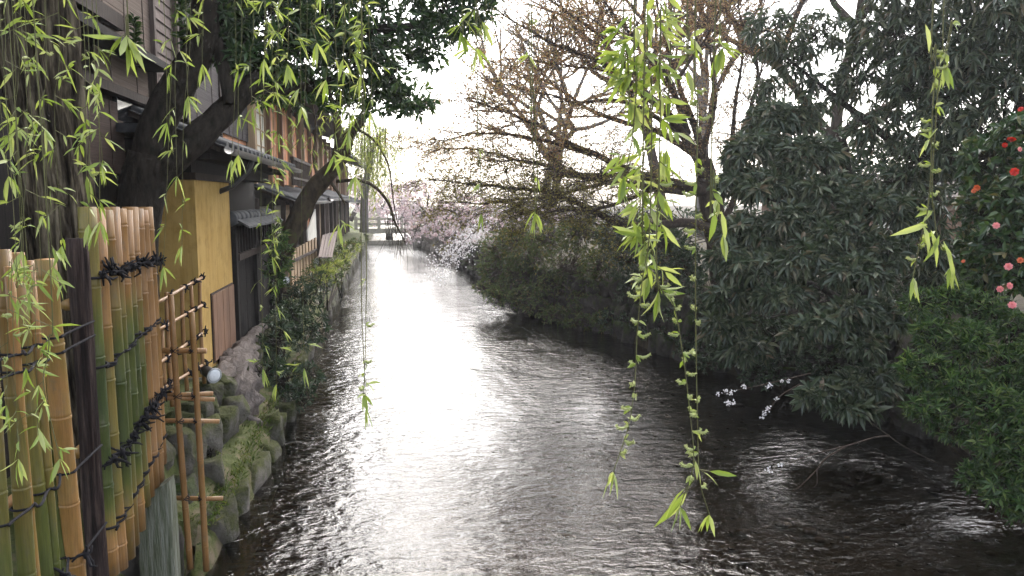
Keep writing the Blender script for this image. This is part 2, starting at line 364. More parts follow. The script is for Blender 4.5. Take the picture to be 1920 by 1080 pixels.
def water_mat():
    m, nt, b, o = newmat('water')
    nt.nodes.remove(b)
    tc = nt.nodes.new('ShaderNodeTexCoord')
    def mapped(scale, rz=0):
        mp = nt.nodes.new('ShaderNodeMapping'); mp.inputs['Scale'].default_value = scale; mp.inputs['Rotation'].default_value = (0, 0, rz)
        nt.links.new(tc.outputs['Object'], mp.inputs[0]); return mp.outputs[0]
    h1 = noise(nt, mapped((1.0, 1.9, 1), .12), 4.6, 3, .55, .6)
    h2 = noise(nt, mapped((1.0, 1.7, 1), -.2), 11.0, 3, .6, .6)
    h3 = noise(nt, mapped((1, 1.3, 1)), .8, 2, .5, .3)
    h = math_(nt, 'ADD', math_(nt, 'MULTIPLY', h1, 1.0), math_(nt, 'MULTIPLY', h2, .32))
    pt = noise(nt, mapped((1.0, .45, 1), .05), .9, 3, .6, .5)
    pt = math_(nt, 'ADD', math_(nt, 'MULTIPLY', math_(nt, 'SUBTRACT', pt, .36), 2.2, True), .4)
    h = math_(nt, 'MULTIPLY', h, pt)
    h = math_(nt, 'ADD', h, math_(nt, 'MULTIPLY', h3, .8))
    bp = nt.nodes.new('ShaderNodeBump'); bp.inputs['Strength'].default_value = 1.0; bp.inputs['Distance'].default_value = .026
    nt.links.new(h, bp.inputs['Height'])
    fr = nt.nodes.new('ShaderNodeFresnel'); fr.inputs['IOR'].default_value = 1.33; nt.links.new(bp.outputs[0], fr.inputs['Normal'])
    gl = nt.nodes.new('ShaderNodeBsdfGlossy'); gl.inputs['Roughness'].default_value = .04; nt.links.new(bp.outputs[0], gl.inputs['Normal'])
    gl.inputs['Color'].default_value = (1, 1, 1, 1)
    tr = nt.nodes.new('ShaderNodeBsdfTransparent'); tr.inputs['Color'].default_value = (.44, .4, .35, 1)
    mx = nt.nodes.new('ShaderNodeMixShader')
    nt.links.new(fr.outputs[0], mx.inputs[0]); nt.links.new(tr.outputs[0], mx.inputs[1]); nt.links.new(gl.outputs[0], mx.inputs[2])
    nt.links.new(mx.outputs[0], o.inputs[0])
    return m
M['water'] = water_mat()
M['bed'] = surf('bed', [(.3, (.024, .019, .015)), (.55, (.06, .048, .036)), (.75, (.10, .08, .06))], 4.5, rough=.95, bstr=.8, bdist=.04, spec=.1, objvar=0, detail=8)

# ------------------------------------------------------------------ the stream and its banks
LW = np.array([PZ(u, v, 0) for u, v in ((380, 1080), (432, 1000), (490, 900), (522, 800), (562, 700), (603, 610), (640, 540), (666, 490), (686, 462))])
RW = np.array([PZ(u, v, 0) for u, v in ((1700, 800), (1420, 715), (1255, 668), (1130, 622), (1000, 590), (905, 528), (855, 492), (808, 470), (780, 462))])
def XL(y): return float(np.interp(y, LW[:, 1], LW[:, 0]))
def XR(y): return float(np.interp(y, RW[:, 1], RW[:, 0])) if y > RW[0, 1] else float(RW[0, 0] + .02 * (RW[0, 1] - y))
ZL, ZR = 0.80, 1.0
print('LW', LW.round(2).tolist()); print('RW', RW.round(2).tolist())

def strip(name, cols, ys, mat, parent=None):
    """cols(y) -> list of (x, z); one sheet through all rows"""
    rows = [cols(y) for y in ys]; n = len(rows[0])
    v = np.array([[x, y, z] for y, r in zip(ys, rows) for x, z in r])
    i = np.arange(len(ys) - 1)[:, None] * n; j = np.arange(n - 1)[None, :]
    q = np.stack([i + j, i + j + 1, i + n + j + 1, i + n + j], -1).reshape(-1, 4)
    mb = MB(); mb.add(v, [q]); o = mb.build(name, mat, parent, True); o['kind'] = 'structure'; return o
YS = np.concatenate([[-20, -10, -5, 0, 2, 3, 4], np.arange(4.5, 16, .12), np.arange(16, 62, .5), [70, 90, 160]])
def left_cols(y):
    xl = XL(y); r = []
    for x, z in ((-120, ZL), (-60, ZL), (-8, ZL), (-2.4, ZL), (-1.95, ZL), (-1.72, .74), (-1.62, .42), (-1.5, .36), (-1.42, .33), (xl - .12, .27), (xl - .03, .16), (xl + .02, -.05), (xl + .10, -.5)):
        k = .05 if x > -3 else 0
        if y < 5.6 and x > -1.7: z = min(z, -.5 + max(0, (y - 4.9)) * 1.2)
        r.append((x + k * fbm((x * 2, y * 1.5, 1)), z + k * 1.1 * fbm((x * 3, y * 2, 7))))
    return r
strip('left_bank', left_cols, YS, M['moss_ground'])
def right_cols(y):
    xr = XR(y); r = []
    for x, z in ((xr - .15, -.5), (xr, .1), (xr + .12, .55), (xr + .22, .95), (xr + .7, ZR), (xr + 2, ZR), (xr + 8, ZR + .02), (70, ZR), (120, ZR)):
        k = .06 if x < 9 else 0
        r.append((x + k * fbm((x, y * 1.5, 3)), z + k * fbm((x * 2, y * 2, 9))))
    return r
strip('right_bank', right_cols, YS, M['earth'])
def bed_cols(y):
    xs = np.linspace(XL(y) - .3, XR(y) + .3, 26)
    return [(x, -.36 + .09 * fbm((x * 1.2, y * .9, 4)) + .03 * fbm((x * 5, y * 4, 4))) for x in xs]
strip('stream_bed', bed_cols, np.concatenate([[-20, -5, 0], np.arange(3, 20, .2), np.arange(20, 62, 1.0), [100, 160]]), M['bed'])
wy = np.concatenate([[-20, 0], np.arange(3, 62, 1.5), [100, 160]])
strip('water', lambda y: [(x, 0) for x in np.linspace(XL(y) - .25, XR(y) + .3, 6)], wy, M['water'])

# ------------------------------------------------------------------ stones
def rock_mesh(seed, flat=1.0, sub=2):
    import bmesh
    rr = random.Random(seed); cuts = [(Vector((rr.gauss(0, 1), rr.gauss(0, 1), rr.gauss(0, .8))).normalized(), rr.uniform(.34, .45)) for _ in range(8)]
    bm = bmesh.new(); bmesh.ops.create_icosphere(bm, subdivisions=sub, radius=.5)
    for v in bm.verts:
        p = v.co.copy(); q = Vector((max(-.36, min(.36, p.x)), max(-.36, min(.36, p.y)), max(-.36, min(.36, p.z)))) * 1.3
        for nn, dd in cuts:
            e = q.dot(nn) - dd
            if e > 0: q -= nn * e
        v.co = q * (1 + .22 * mnoise.noise(p * 2.3 + Vector((seed * 7.1, seed, 0))) + .07 * mnoise.noise(p * 7 + Vector((seed, 3, 0))))
        v.co.z *= flat
    me = bpy.data.meshes.new('stone'); bm.to_mesh(me); bm.free()
    for p in me.polygons: p.use_smooth = True
    return me
def rocks(mat, n=7, sub=3):
    ms = [rock_mesh(i + 1, 1, sub) for i in range(n)]
    for m_ in ms: m_.materials.append(mat)
    return ms
R_MOSS, R_DARK, R_PALE = rocks(M['stone_mossy']), rocks(M['stone_dark']), rocks(M['stone_pale'])
def stone(parent, ms, loc, size, rz=None, tilt=.15):
    rz = random.uniform(-.3, .3) if rz is None else rz
    Mx = Matrix.Translation(Vector([float(x) for x in loc])) @ Matrix.Rotation(rz, 4, 'Z') @ Matrix.Rotation(random.uniform(-tilt, tilt), 4, 'X') @ Matrix.Rotation(random.uniform(-tilt, tilt), 4, 'Y') @ Matrix.Diagonal((*size, 1))
    return put('stone', random.choice(ms), parent, Mx)

emb = thing('stone_embankment', 'low mossy stone embankment along the water below the houses', 'embankment', (-1.4, 9, 0))
y = 5.75
while y < 30:                                   # edging stones along the water
    L = random.uniform(.42, .8) * (1 + max(0, y - 12) * .03)
    stone(emb, R_MOSS, (XL(y + L / 2) - .10 + random.uniform(-.05, .05), y + L / 2, -.04 + random.uniform(-.06, .05)), (random.uniform(.34, .46), L * 1.15, random.uniform(.48, .62)), random.uniform(-.15, .15))
    y += L * .9
y = 30
while y < 44:
    L = random.uniform(.7, 1.2); stone(emb, R_MOSS, (XL(y) - .15, y + L / 2, .1), (.5, L * 1.1, .6), 0); y += L * .95
for y in np.arange(5.15, 13.5, .36):            # courses of the wall under the houses
    for z, s in ((.42, .34), (.68, .3)):
        stone(emb, R_MOSS, (-1.74 + random.uniform(-.05, .05), y + random.uniform(-.06, .06), z), (.3, random.uniform(.28, .42), s * random.uniform(.85, 1.15)), random.uniform(-.25, .25), .25)
for (u, v, z, sx, sy, sz) in ((345, 1045, .02, .42, .5, .34), (300, 1065, .1, .4, .4, .5), (215, 1000, .45, .3, .3, .34), (232, 940, .58, .26, .3, .3), (205, 1070, .3, .34, .36, .36), (240, 1060, .25, .3, .3, .3),
                              (330, 960, .25, .4, .4, .5), (325, 880, .5, .38, .4, .42), (335, 820, .62, .36, .36, .34), (385, 830, .5, .36, .4, .42), (375, 900, .3, .4, .4, .4), (352, 860, .45, .36, .36, .44),
                              (415, 800, .5, .34, .4, .34), (440, 770, .55, .3, .4, .3)):
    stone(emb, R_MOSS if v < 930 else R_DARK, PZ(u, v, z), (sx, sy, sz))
for (u, v, s) in ((622, 520, .55), (606, 545, .6), (585, 575, .5), (640, 500, .6)):
    stone(emb, R_PALE, PZ(u, v, .35), (s * .7, s, s * .6))

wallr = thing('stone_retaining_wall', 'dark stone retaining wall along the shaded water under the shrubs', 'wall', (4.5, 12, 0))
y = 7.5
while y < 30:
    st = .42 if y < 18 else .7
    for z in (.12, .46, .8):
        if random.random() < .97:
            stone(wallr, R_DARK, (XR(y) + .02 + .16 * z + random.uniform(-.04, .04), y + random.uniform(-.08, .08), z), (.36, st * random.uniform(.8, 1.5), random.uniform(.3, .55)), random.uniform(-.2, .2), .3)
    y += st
wallf = thing('pale_stone_wall', 'pale weathered stone wall at the foot of the blossoming cherries', 'wall', (3.4, 36, 0))
for y in np.arange(30, 46, .95):
    for z in (.2, .62, 1.02):
        stone(wallf, R_PALE, (XR(y) + .08, y + random.uniform(-.1, .1), z), (.4, random.uniform(.9, 1.15), random.uniform(.42, .52)), 0)

bedm = MB()
base = rock_mesh(3, .6, 1); bv = np.array([v.co[:] for v in base.vertices]); bf = np.array([p.vertices[:] for p in base.polygons])
for k in range(900):
    y = rng.uniform(4.2, 16); x = rng.uniform(XL(y) + .2, XR(y) - .1); s = rng.uniform(.02, .07) * (1 + (rng.random() < .1))
    bedm.add(bv * s * np.array([1, rng.uniform(.7, 1.3), .8]) + (x, y, -.34 + .09 * fbm((x * 1.2, y * .9, 4))), [bf], rng.random())
m_, nt_, b_, o_ = newmat('pebble'); a_, f_, r_ = variation(nt_)
nt_.links.new(ramp(nt_, f_, [(0, (.03, .022, .015)), (.7, (.08, .056, .038)), (.95, (.13, .10, .07)), (1, (.5, .44, .36))]), b_.inputs['Base Color']); b_.inputs['Roughness'].default_value = .9
M['pebble'] = m_
po = bedm.build('pebbles', M['pebble'], None, True, 'stuff'); po['label'] = 'small brown pebbles on the bed of the stream'; po['category'] = 'pebbles'
bpy.data.meshes.remove(base)

# concrete end post below the bamboo fence, and a gnarled root
cp = thing('concrete_post', 'lichen streaked concrete post below the end of the bamboo fence', 'post', PX(290, 1060, -1.47))
yc = PX(290, 890, -1.47)[1]
mb = MB(); nx, nz = 8, 14; v = []
xa, xb, ya, yb = -1.575, -1.385, yc - .02, yc + .12
loop = [(xa, ya), (xa + .05, ya - .008), (xa + .1, ya - .01), (xb - .05, ya - .006), (xb - .012, ya + .002), (xb, ya + .014), (xb + .004, ya + .07), (xb, yb), (xa, yb)]
for k in range(nz + 1):
    t = k / nz
    for (x, yq) in loop:
        ztop = .87 - .10 * (xb - x) / (xb - xa) + .012 * fbm((x * 20, yq * 20, 1)); z = -.4 + (ztop + .4) * t
        e = .014 * (1 - t); c = np.array([(xa + xb) / 2, (ya + yb) / 2]); d = np.array([x, yq]) - c; w_ = 1 + e * 8 + .03 * fbm((x * 14, yq * 14, z * 7)) - (.05 if k == nz else 0)
        v.append((c[0] + d[0] * w_, c[1] + d[1] * w_, z))
n = len(loop); i = np.arange(nz)[:, None] * n; j = np.arange(n)[None, :]; k = (j + 1) % n
mb.add(v, [np.stack([i + j, i + k, i + n + k, i + n + j], -1).reshape(-1, 4), np.array([[nz * n + q for q in range(n)]])])
mb.build('shaft', M['concrete'], cp, False)

rt = thing('gnarled_root', 'grey gnarled tree root spreading over the bank below the ochre wall', 'root', PZ(430, 760, .45))
mb = MB()
def lumpy(pts, rad, n=14, seed=0, amp=.25):
    pts = spline(pts, 26); rad = np.interp(np.linspace(0, 1, 26), np.linspace(0, 1, len(rad)), rad)
    t = MB(); t.tube(pts, rad, n)
    v = t.V[0]; c = np.concatenate([np.repeat(pts, n, 0), pts[:1], pts[-1:]])
    for k in range(len(v)):
        d = v[k] - c[k]; v[k] = c[k] + d * (1 + amp * fbm(v[k] * 9 + seed, 1, 4) * 1.6)
    return t
for pts, rad, sd in (([PZ(492, 612, .86), PZ(470, 640, .82), PZ(445, 690, .72), PZ(430, 745, .52), PZ(428, 790, .35)], [.05, .10, .17, .22, .24], 1),
                     ([PZ(455, 668, .78), PZ(432, 690, .74), PZ(405, 728, .70), PZ(392, 745, .62)], [.14, .15, .12, .07], 5),
                     ([PZ(462, 670, .75), PZ(462, 720, .55), PZ(455, 770, .36)], [.12, .14, .1], 9)):
    t = lumpy(pts, rad, 26, sd, .42); mb.add(t.V[0], [f for f in t.F])
mb.build('root', M['root_wood'], rt, True)

# ------------------------------------------------------------------ bamboo
def bamboo_pole(name, a, b, r0, r1, tan0, tan1, parent, seg=.30, n=12, seed=0):
    """a = foot, b = top; tan0/tan1: dried colour at foot and top (0 green .. 1 tan)"""
    rr = random.Random(seed); a = np.asarray(a, float); b = np.asarray(b, float); L = np.linalg.norm(b - a)
    ts, rs = [0.0], [1.0]; p = rr.uniform(.08, seg)
    while p < L - .03:
        for d, k in ((-.018, 1.0), (-.008, 1.06), (-.002, 1.07), (.001, .95), (.006, 1.05), (.016, 1.0)):
            ts.append((p + d) / L); rs.append(k)
        p += seg * rr.uniform(.8, 1.2)
    ts.append(1.0); rs.append(1.0)
    ts = np.array(ts); rs = np.array(rs); pts = a + (b - a) * ts[:, None]
    bow = np.cross(unit(b - a), [0, 1, 0]) * .010 * rr.uniform(-1, 1)
    pts = pts + bow * np.sin(ts * math.pi)[:, None]
    rad = (r0 + (r1 - r0) * ts) * rs
    pts = np.concatenate([pts, [b, b - unit(b - a) * .05]]); rad = np.concatenate([rad, [r1 * .78, r1 * .76]])
    tt = np.concatenate([ts, [1, 1]])
    if isinstance(tan0, tuple): var = np.interp(tt, [0, .12, .24, .62, .78, 1], [tan0[0], tan0[0], tan0[1], tan0[1], tan1, tan1])
    else: var = tan0 + (tan1 - tan0) * np.clip(tt * 1.2 - .1, 0, 1)
    var[-2:] = 1
    mb = MB(); mb.tube(pts, rad, n, True, var)
    return mb.build(name, M['bamboo'], parent, True)
def ring(mb, c, axis, r, th=.006, n=12):
    axis = unit(axis); ref = np.array([0, 0, 1.0]) if abs(axis[2]) < .9 else np.array([1.0, 0, 0])
    A = unit(np.cross(axis, ref)); B = np.cross(axis, A); t = np.linspace(0, 2 * math.pi, n + 1)
    mb.tube(np.asarray(c) + r * (np.cos(t)[:, None] * A + np.sin(t)[:, None] * B), th, 5, False)
def knot(mb, c, s=.05, k=7, seed=0):
    rr = np.random.default_rng(seed)
    for _ in range(k):
        d = unit(rr.normal(0, 1, 3) * (1, 1, 1.3)); e = np.asarray(c) + d * s * rr.uniform(.5, 1.2)
        m_ = (np.asarray(c) + e) / 2 + rr.normal(0, s * .15, 3)
        mb.tube([c, m_, e], [.007, .007, .004], 5)
    mb.tube([np.asarray(c) - (0, 0, s * .25), c, np.asarray(c) + (0, 0, s * .25)], [.01, .016, .01], 6)

XFENCE = -1.5
fence = thing('bamboo_fence', 'tall fence panel of upright green and tan bamboo lashed with black rope', 'fence', PX(225, 1080, XFENCE))
tops = [(163, 402), (181, 388), (197, 384), (212, 386), (225, 388), (237, 387), (250, 388), (260, 390), (269, 391)]
us = np.array([163, 180, 195, 208, 221, 233, 244, 254, 263, 272])
bots = np.interp(us, [163, 180, 200, 220, 240, 255, 272], [1120, 1100, 1060, 1000, 955, 915, 885])
tan_b = [(.7, .05), (.8, .45), (.6, .12), (.55, .2), (.75, .12), (.5, .15), (.75, .3), (.85, .72), (.8, .8), (.9, .75)]
tan_t = [.45, .85, .7, .75, .8, .85, .85, .9, .85, .8]
foot = []
for k, (u, vb) in enumerate(zip(us, bots)):
    t = PX(u, 388 + (k % 3) * 3, XFENCE); f = np.array([XFENCE + .004 * (k % 3), t[1], PX(u + 22, vb + (k * 37 % 30) - 15, XFENCE)[2]])
    foot.append((f, t)); bamboo_pole('pole', f, t, .047, .043, tan_b[k], tan_t[k], fence, .34, 14, k + 3)
for k in range(3):                                       # slim canes behind the gaps and at the end
    u = (172, 228, 276)[k]; t = PX(u, 392, XFENCE - .05 if k < 2 else XFENCE)
    bamboo_pole('pole', (t[0], t[1], foot[(0, 4, 9)[k]][0][2] - .02), t, .035, .03, (.5, .5, .75)[k], .85, fence, .3, 10, 40 + k)
mbk = {}
def rope_row(name, parent, za, zb, poles, knots, x=XFENCE, r=.050, th=.007, every=1):
    mb = MB(); y0, y1 = poles[0][0][1], poles[-1][0][1]
    path = []
    for k, (f, t) in enumerate(poles):
        z = za + (zb - za) * (t[1] - y0) / (y1 - y0) + random.uniform(-.012, .012)
        path += [(t[0] + r, t[1] - .015, z), (t[0] + r * .98, t[1] + .02, z + .006), (t[0] + r * .55, t[1] + .055, z + .003)]
        if knots and k % every == 0:
            knot(mb, np.array([t[0] + r + .012, t[1] - .01, z]), .075 * random.uniform(.8, 1.2), 9, k * 7 + int(za * 100))
        ring(mb, (t[0], t[1], z + random.uniform(-.02, .02)), (0, .2 * random.uniform(-1, 1), 1), r * 1.01, th)
    mb.tube(spline(path, 90), th, 5)
    return mb.build(name, M['rope'], parent, True)
rope_row('rope_binding', fence, PX(165, 522, -1.45)[2], PX(285, 492, -1.45)[2], foot, True)
rope_row('rope_binding', fence, PX(172, 705, -1.45)[2], PX(285, 610, -1.45)[2], foot, False)
rope_row('rope_binding', fence, PX(190, 885, -1.45)[2], PX(300, 738, -1.45)[2], foot, True)
rope_row('rope_binding', fence, PX(175, 1050, -1.45)[2], PX(303, 830, -1.45)[2], foot, False)
for z in (2.1, 1.35):
    bamboo_pole('rail', (XFENCE - .085, foot[0][0][1] - .1, z - .02), (XFENCE - .085, foot[-1][0][1] + .1, z), .028, .026, .7, .9, fence, .3, 10, int(z * 10))

post = thing('wooden_post', 'dark weathered round wooden post between the two bamboo fence panels', 'post', PX(140, 1075, XFENCE) * (1, 1, 0))
pt = PX(134, 448, XFENCE); mb = MB()
zz = np.linspace(.2, pt[2], 30); th = np.linspace(0, 2 * math.pi, 28, endpoint=False)
v = []
for z in zz:
    for a in th:
        r = .045 * (1 + .22 * fbm((math.cos(a) * 3, math.sin(a) * 3, z * .6), 1.6, 4)); v.append((pt[0] + .01 + r * math.cos(a), pt[1] + .03 + r * math.sin(a), z))
i = np.arange(29)[:, None] * 28; j = np.arange(28)[None, :]; k = (j + 1) % 28
mb.add(v, [np.stack([i + j, i + k, i + 28 + k, i + 28 + j], -1).reshape(-1, 4), np.array([[29 * 28 + x for x in range(28)]])])
mb.build('shaft', M['post_wood'], post, True)

fence2 = thing('bamboo_fence', 'fence section of thick leaning bamboo poles beside the willow trunk', 'fence', PX(60, 1080, XFENCE) * (1, 1, 0))
foot2 = []
for k, (u0, v0, u1, r, ta, tb, dx) in enumerate(((-34, 470, 6, .032, .3, .6, 0), (3, 468, 49, .033, .3, .62, .01), (17, 500, 68, .018, .6, .7, .05), (29, 474, 86, .032, .12, .7, 0),
                                                 (52, 489, 103, .023, .2, .8, .03), (71, 600, 118, .03, .18, .3, -.07), (85, 486, 143, .042, .72, .62, .02))):
    t = PX(u0, v0, XFENCE + dx); b = PX(u1, 1080, XFENCE + dx * .5 + .02); f = t + (b - t) * 1.16
    f[1] = t[1] + (f[1] - t[1])
    foot2.append((f, t)); bamboo_pole('pole', f, t, r * .97, r, ta, tb, fence2, .36, 16, k + 80)
for zrow, kn in ((2.0, False), (1.93, False), (1.38, False), (.98, True)):
    path = []; mb = MB()
    for k, (f, t) in enumerate(foot2):
        s = (t[2] - zrow) / (t[2] - f[2])
        if s < .02: continue
        p = t + (f - t) * s; path += [p + (.04, -.02, 0), p + (.04, .02, .004)]
        ring(mb, p, t - f, (.034, .035, .02, .034, .025, .032, .044)[k], .005)
        if kn and k % 2 == 0: knot(mb, p + (.055, -.01, 0), .08, 9, k)
    path.append(np.array([XFENCE + .06, foot[0][1][1] - .17, zrow + .01]))
    mb.tube(spline(path, 60), .006, 5); mb.build('rope_binding', M['rope'], fence2, True)
for z in (1.35,):
    bamboo_pole('rail', (XFENCE - .09, 2.7, z), (XFENCE - .09, 3.72, z), .022, .02, .9, 1.0, fence2, .25, 10, 9)

# trellis of round canes facing the bridge
tr = thing('bamboo_trellis', 'open bamboo trellis of two long canes and crossbars reaching down to the water', 'trellis', PY(345, 1065, 5.25) * (1, 1, 0))
YT = 5.25
for k, (u0, v0, u1, v1) in enumerate(((320, 552, 357, 1066), (359, 586, 387, 1070))):
    bamboo_pole('upright', PY(u1, v1, YT), PY(u0, v0, YT), .021, .019, .8, .75, tr, .28, 12, 60 + k)
for k, (u0, u1, v, r) in enumerate(((289, 387, 657, .019), (294, 399, 737, .016), (296, 402, 748, .016), (300, 411, 789, .016), (311, 418, 933, .016))):
    bamboo_pole('crossbar', PY(u0, v, YT + .035), PY(u1, v + 1, YT + .035), r, r * .95, .9, .95, tr, .3, 12, 70 + k)
mb = MB()
for (ua, ub, v) in ((327, 362, 657), (333, 366, 742), (337, 370, 789), (348, 379, 933)):
    for u in (ua, ub):
        mb = MB(); c = PY(u, v, YT + .01); ring(mb, c, (1, 0, 1), .029, .004); ring(mb, c, (1, 0, -1), .029, .004); ring(mb, c, (0, 0, 1), .025, .004); mb.build('rope_tie', M['rope'], tr, True)
# thinner fence behind it, running back to the ochre wall
tr2 = thing('bamboo_trellis', 'low lattice of thin canes with twig crossbars tied in dark rope by the ochre wall', 'trellis', PX(330, 720, -1.78))
X2 = -1.78; mb = MB(); mk = MB()
cols2 = [(303, 612, 735), (312, 548, 765), (341, 535, 735), (357, 528, 700), (374, 524, 720)]
pts = []
for k, (u, v0, v1) in enumerate(cols2):
    t, f = PX(u, v0, X2), PX(u + 8, v1, X2); f[1] = t[1]; pts.append((f, t))
    bamboo_pole('cane', f, t, .018, .016, .85, .9, tr2, .22, 10, 90 + k)
for k, (va, vb) in enumerate(((568, 520), (620, 572), (684, 625), (735, 685))):
    a, b = PX(294, va, X2 + .025), PX(379, vb, X2 + .025); bamboo_pole('crossbar', a, b, .014, .013, .95, 1.0, tr2, .3, 8, 100 + k)
    for f, t in pts:
        s = (t[1] - a[1]) / (b[1] - a[1]); c = a + (b - a) * s
        if f[2] < c[2] < t[2] + .06: mk = MB(); knot(mk, c + (.01, -.01, 0), .055, 6, k * 11 + int(t[1] * 50)); ring(mk, c, (0, 1, 0), .022, .006); mk.build('rope_tie', M['rope'], tr2, True)

# ------------------------------------------------------------------ garden spotlights
M['lens'] = surf('lens', [(.3, (.7, .72, .74)), (.7, (.82, .83, .85))], 30, rough=.12, bstr=.1, spec=.8, objvar=0)
def spotlight(p, d, r, label, group=None):
    o = thing('garden_spotlight', label, 'spotlight', p - np.array([0, 0, r * 1.6]), group)
    d = unit(d); mb = MB(); mb.tube([p - d * r * 2.6, p - d * r * 2.4, p - d * .5 * r, p, p + d * r * .1], [r * .5, r * .72, r * .8, r, r * 1.04], 18); mb.build('housing', M['metal_dark'], o, True)
    mb = MB(); t = np.linspace(0, 1, 5); mb.tube([p + d * r * .1, p + d * r * .24, p + d * r * .32, p + d * r * .36], [r * .93, r * .8, r * .45, r * .05], 18); mb.build('lens', M['lens'], o, True)
    mb = MB(); ring(mb, p + d * r * .12, d, r, r * .09, 22); mb.build('rim', M['metal_zinc'], o, True)
    mb = MB(); mb.tube([p - d * r * 1.4, p - d * r * 1.5 - (0, 0, r * 1.6)], r * .25, 8); mb.build('stand', M['metal_dark'], o, True)
    return o
spotlight(PX(401, 704, -1.66), (.62, -.72, -.15), .068, 'black garden spotlight with round white lens at the foot of the ochre wall')
spotlight(PX(592, 491, -1.75), (.5, -.8, -.1), .085, 'small white spotlight on the bank below the leaning grey board', None)
spotlight(PX(536, 526, -1.75), (.5, -.8, 0), .06, 'small white spotlight among dark leaves below the leaning trunk', None)
# ------------------------------------------------------------------ houses
def part(parent, name, mat, a, b, kind=None):
    mb = MB(); mb.box2(a, b); return mb.build(name, mat, parent, False, kind)
def planks_v(parent, x, y0, y1, z0, z1, wd, mat, th=.018, gap=.004, name='plank', jit=.004):
    """upright boards on a face looking to +X"""
    n = max(1, int(round((y1 - y0) / wd))); wd = (y1 - y0) / n; me = {}
    for k in range(n):
        j = random.uniform(0, jit); mb = MB(); ya = y0 + k * wd
        mb.box2((x, ya + gap / 2, z0), (x + th + j, ya + wd - gap / 2, z1)); mb.build(name, mat, parent)
def boards_h(parent, x, y0, y1, z0, z1, ht, mat, th=.02, name='board'):
    n = max(1, int(round((z1 - z0) / ht))); ht = (z1 - z0) / n
    for k in range(n):
        z = z0 + k * ht; mb = MB()
        v = [(x, y0, z), (x, y1, z), (x, y1, z + ht), (x, y0, z + ht), (x + th, y0, z - .012), (x + th, y1, z - .012), (x + .004, y1, z + ht - .004), (x + .004, y0, z + ht - .004)]
        mb.add(v, [[[4, 5, 6, 7], [0, 3, 2, 1], [0, 1, 5, 4], [3, 7, 6, 2], [0, 4, 7, 3], [1, 2, 6, 5]]]); mb.build(name, mat, parent)
def reed_screen(parent, x, y0, y1, z0, z1, mat, strings=3):
    mb = MB(); n = int((z1 - z0) / .011); z = np.linspace(z0, z1, n)
    for zz in z:
        w = random.uniform(-.002, .002); mb.box2((x + w, y0, zz - .0045), (x + .009 + w, y1, zz + .0045))
    o = mb.build('reed_screen', mat, parent, False, 'stuff')
    mb = MB(); mb.box2((x - .012, y0, z0), (x - .006, y1, z1)); mb.build('backing', M['wood_dark'], o)
    mb = MB()
    for k in range(strings):
        yy = y0 + (y1 - y0) * (k + .5) / strings; mb.box2((x + .009, yy - .006, z0), (x + .015, yy + .006, z1))
    mb.build('binding_string', M['wood_dark'], o)
    return o
def eave(parent, x_wall, x_tip, y0, y1, z_wall, z_tip, name='eave', tile_w=.26, fascia='wood_dark', tiles=True, gutter=True):
    """a lean-to roof with tile rows running down to the gutter"""
    r = MB(); th = .05
    v = [(x_wall, y0, z_wall), (x_wall, y1, z_wall), (x_tip, y1, z_tip), (x_tip, y0, z_tip)]; v += [(a, b, c - th) for a, b, c in v]
    r.add(v, [[[0, 1, 2, 3], [7, 6, 5, 4], [0, 4, 5, 1], [3, 2, 6, 7], [1, 5, 6, 2], [0, 3, 7, 4]]])
    o = r.build(name, M[fascia], parent)
    if tiles:
        n = max(1, int(round((y1 - y0) / tile_w))); tw = (y1 - y0) / n
        for k in range(n):
            yc = y0 + (k + .5) * tw; mb = MB(); a = np.linspace(0, math.pi, 7)
            sec = [(yc - tw * .5, .008)] + [(yc + tw * .02 - math.cos(t) * tw * .24, .012 + math.sin(t) * .055) for t in a] + [(yc + tw * .5, .008)]
            m_ = len(sec); vv = [(x_wall, yy, z_wall + h) for yy, h in sec] + [(x_tip + .05 * np.sign(x_tip - x_wall), yy, z_tip + h - .005) for yy, h in sec] + [(x_tip + .05 * np.sign(x_tip - x_wall), yy, z_tip - .02) for yy, h in sec]
            i = np.arange(m_ - 1)
            mb.add(vv, [np.stack([i, i + 1, m_ + i + 1, m_ + i], 1), np.stack([m_ + i, m_ + i + 1, 2 * m_ + i + 1, 2 * m_ + i], 1)])
            mb.build('roof_tile', M['tile'], o, False)
    if gutter:
        mb = MB(); xg = x_tip + .10 * np.sign(x_tip - x_wall); a = np.linspace(math.pi, 2 * math.pi, 8)
        sec = [(xg + .055 * math.cos(t), z_tip - .02 + .055 * math.sin(t)) for t in a]; sec += [(xg + .048 * math.cos(t), z_tip - .02 + .048 * math.sin(t)) for t in a[::-1]]
        m_ = len(sec); vv = [(p, y0 - .05, q) for p, q in sec] + [(p, y1 + .05, q) for p, q in sec]; i = np.arange(m_); j = (i + 1) % m_
        mb.add(vv, [np.stack([i, j, m_ + j, m_ + i], 1)]); mb.build('gutter', M['metal_dark'], o)
    return o
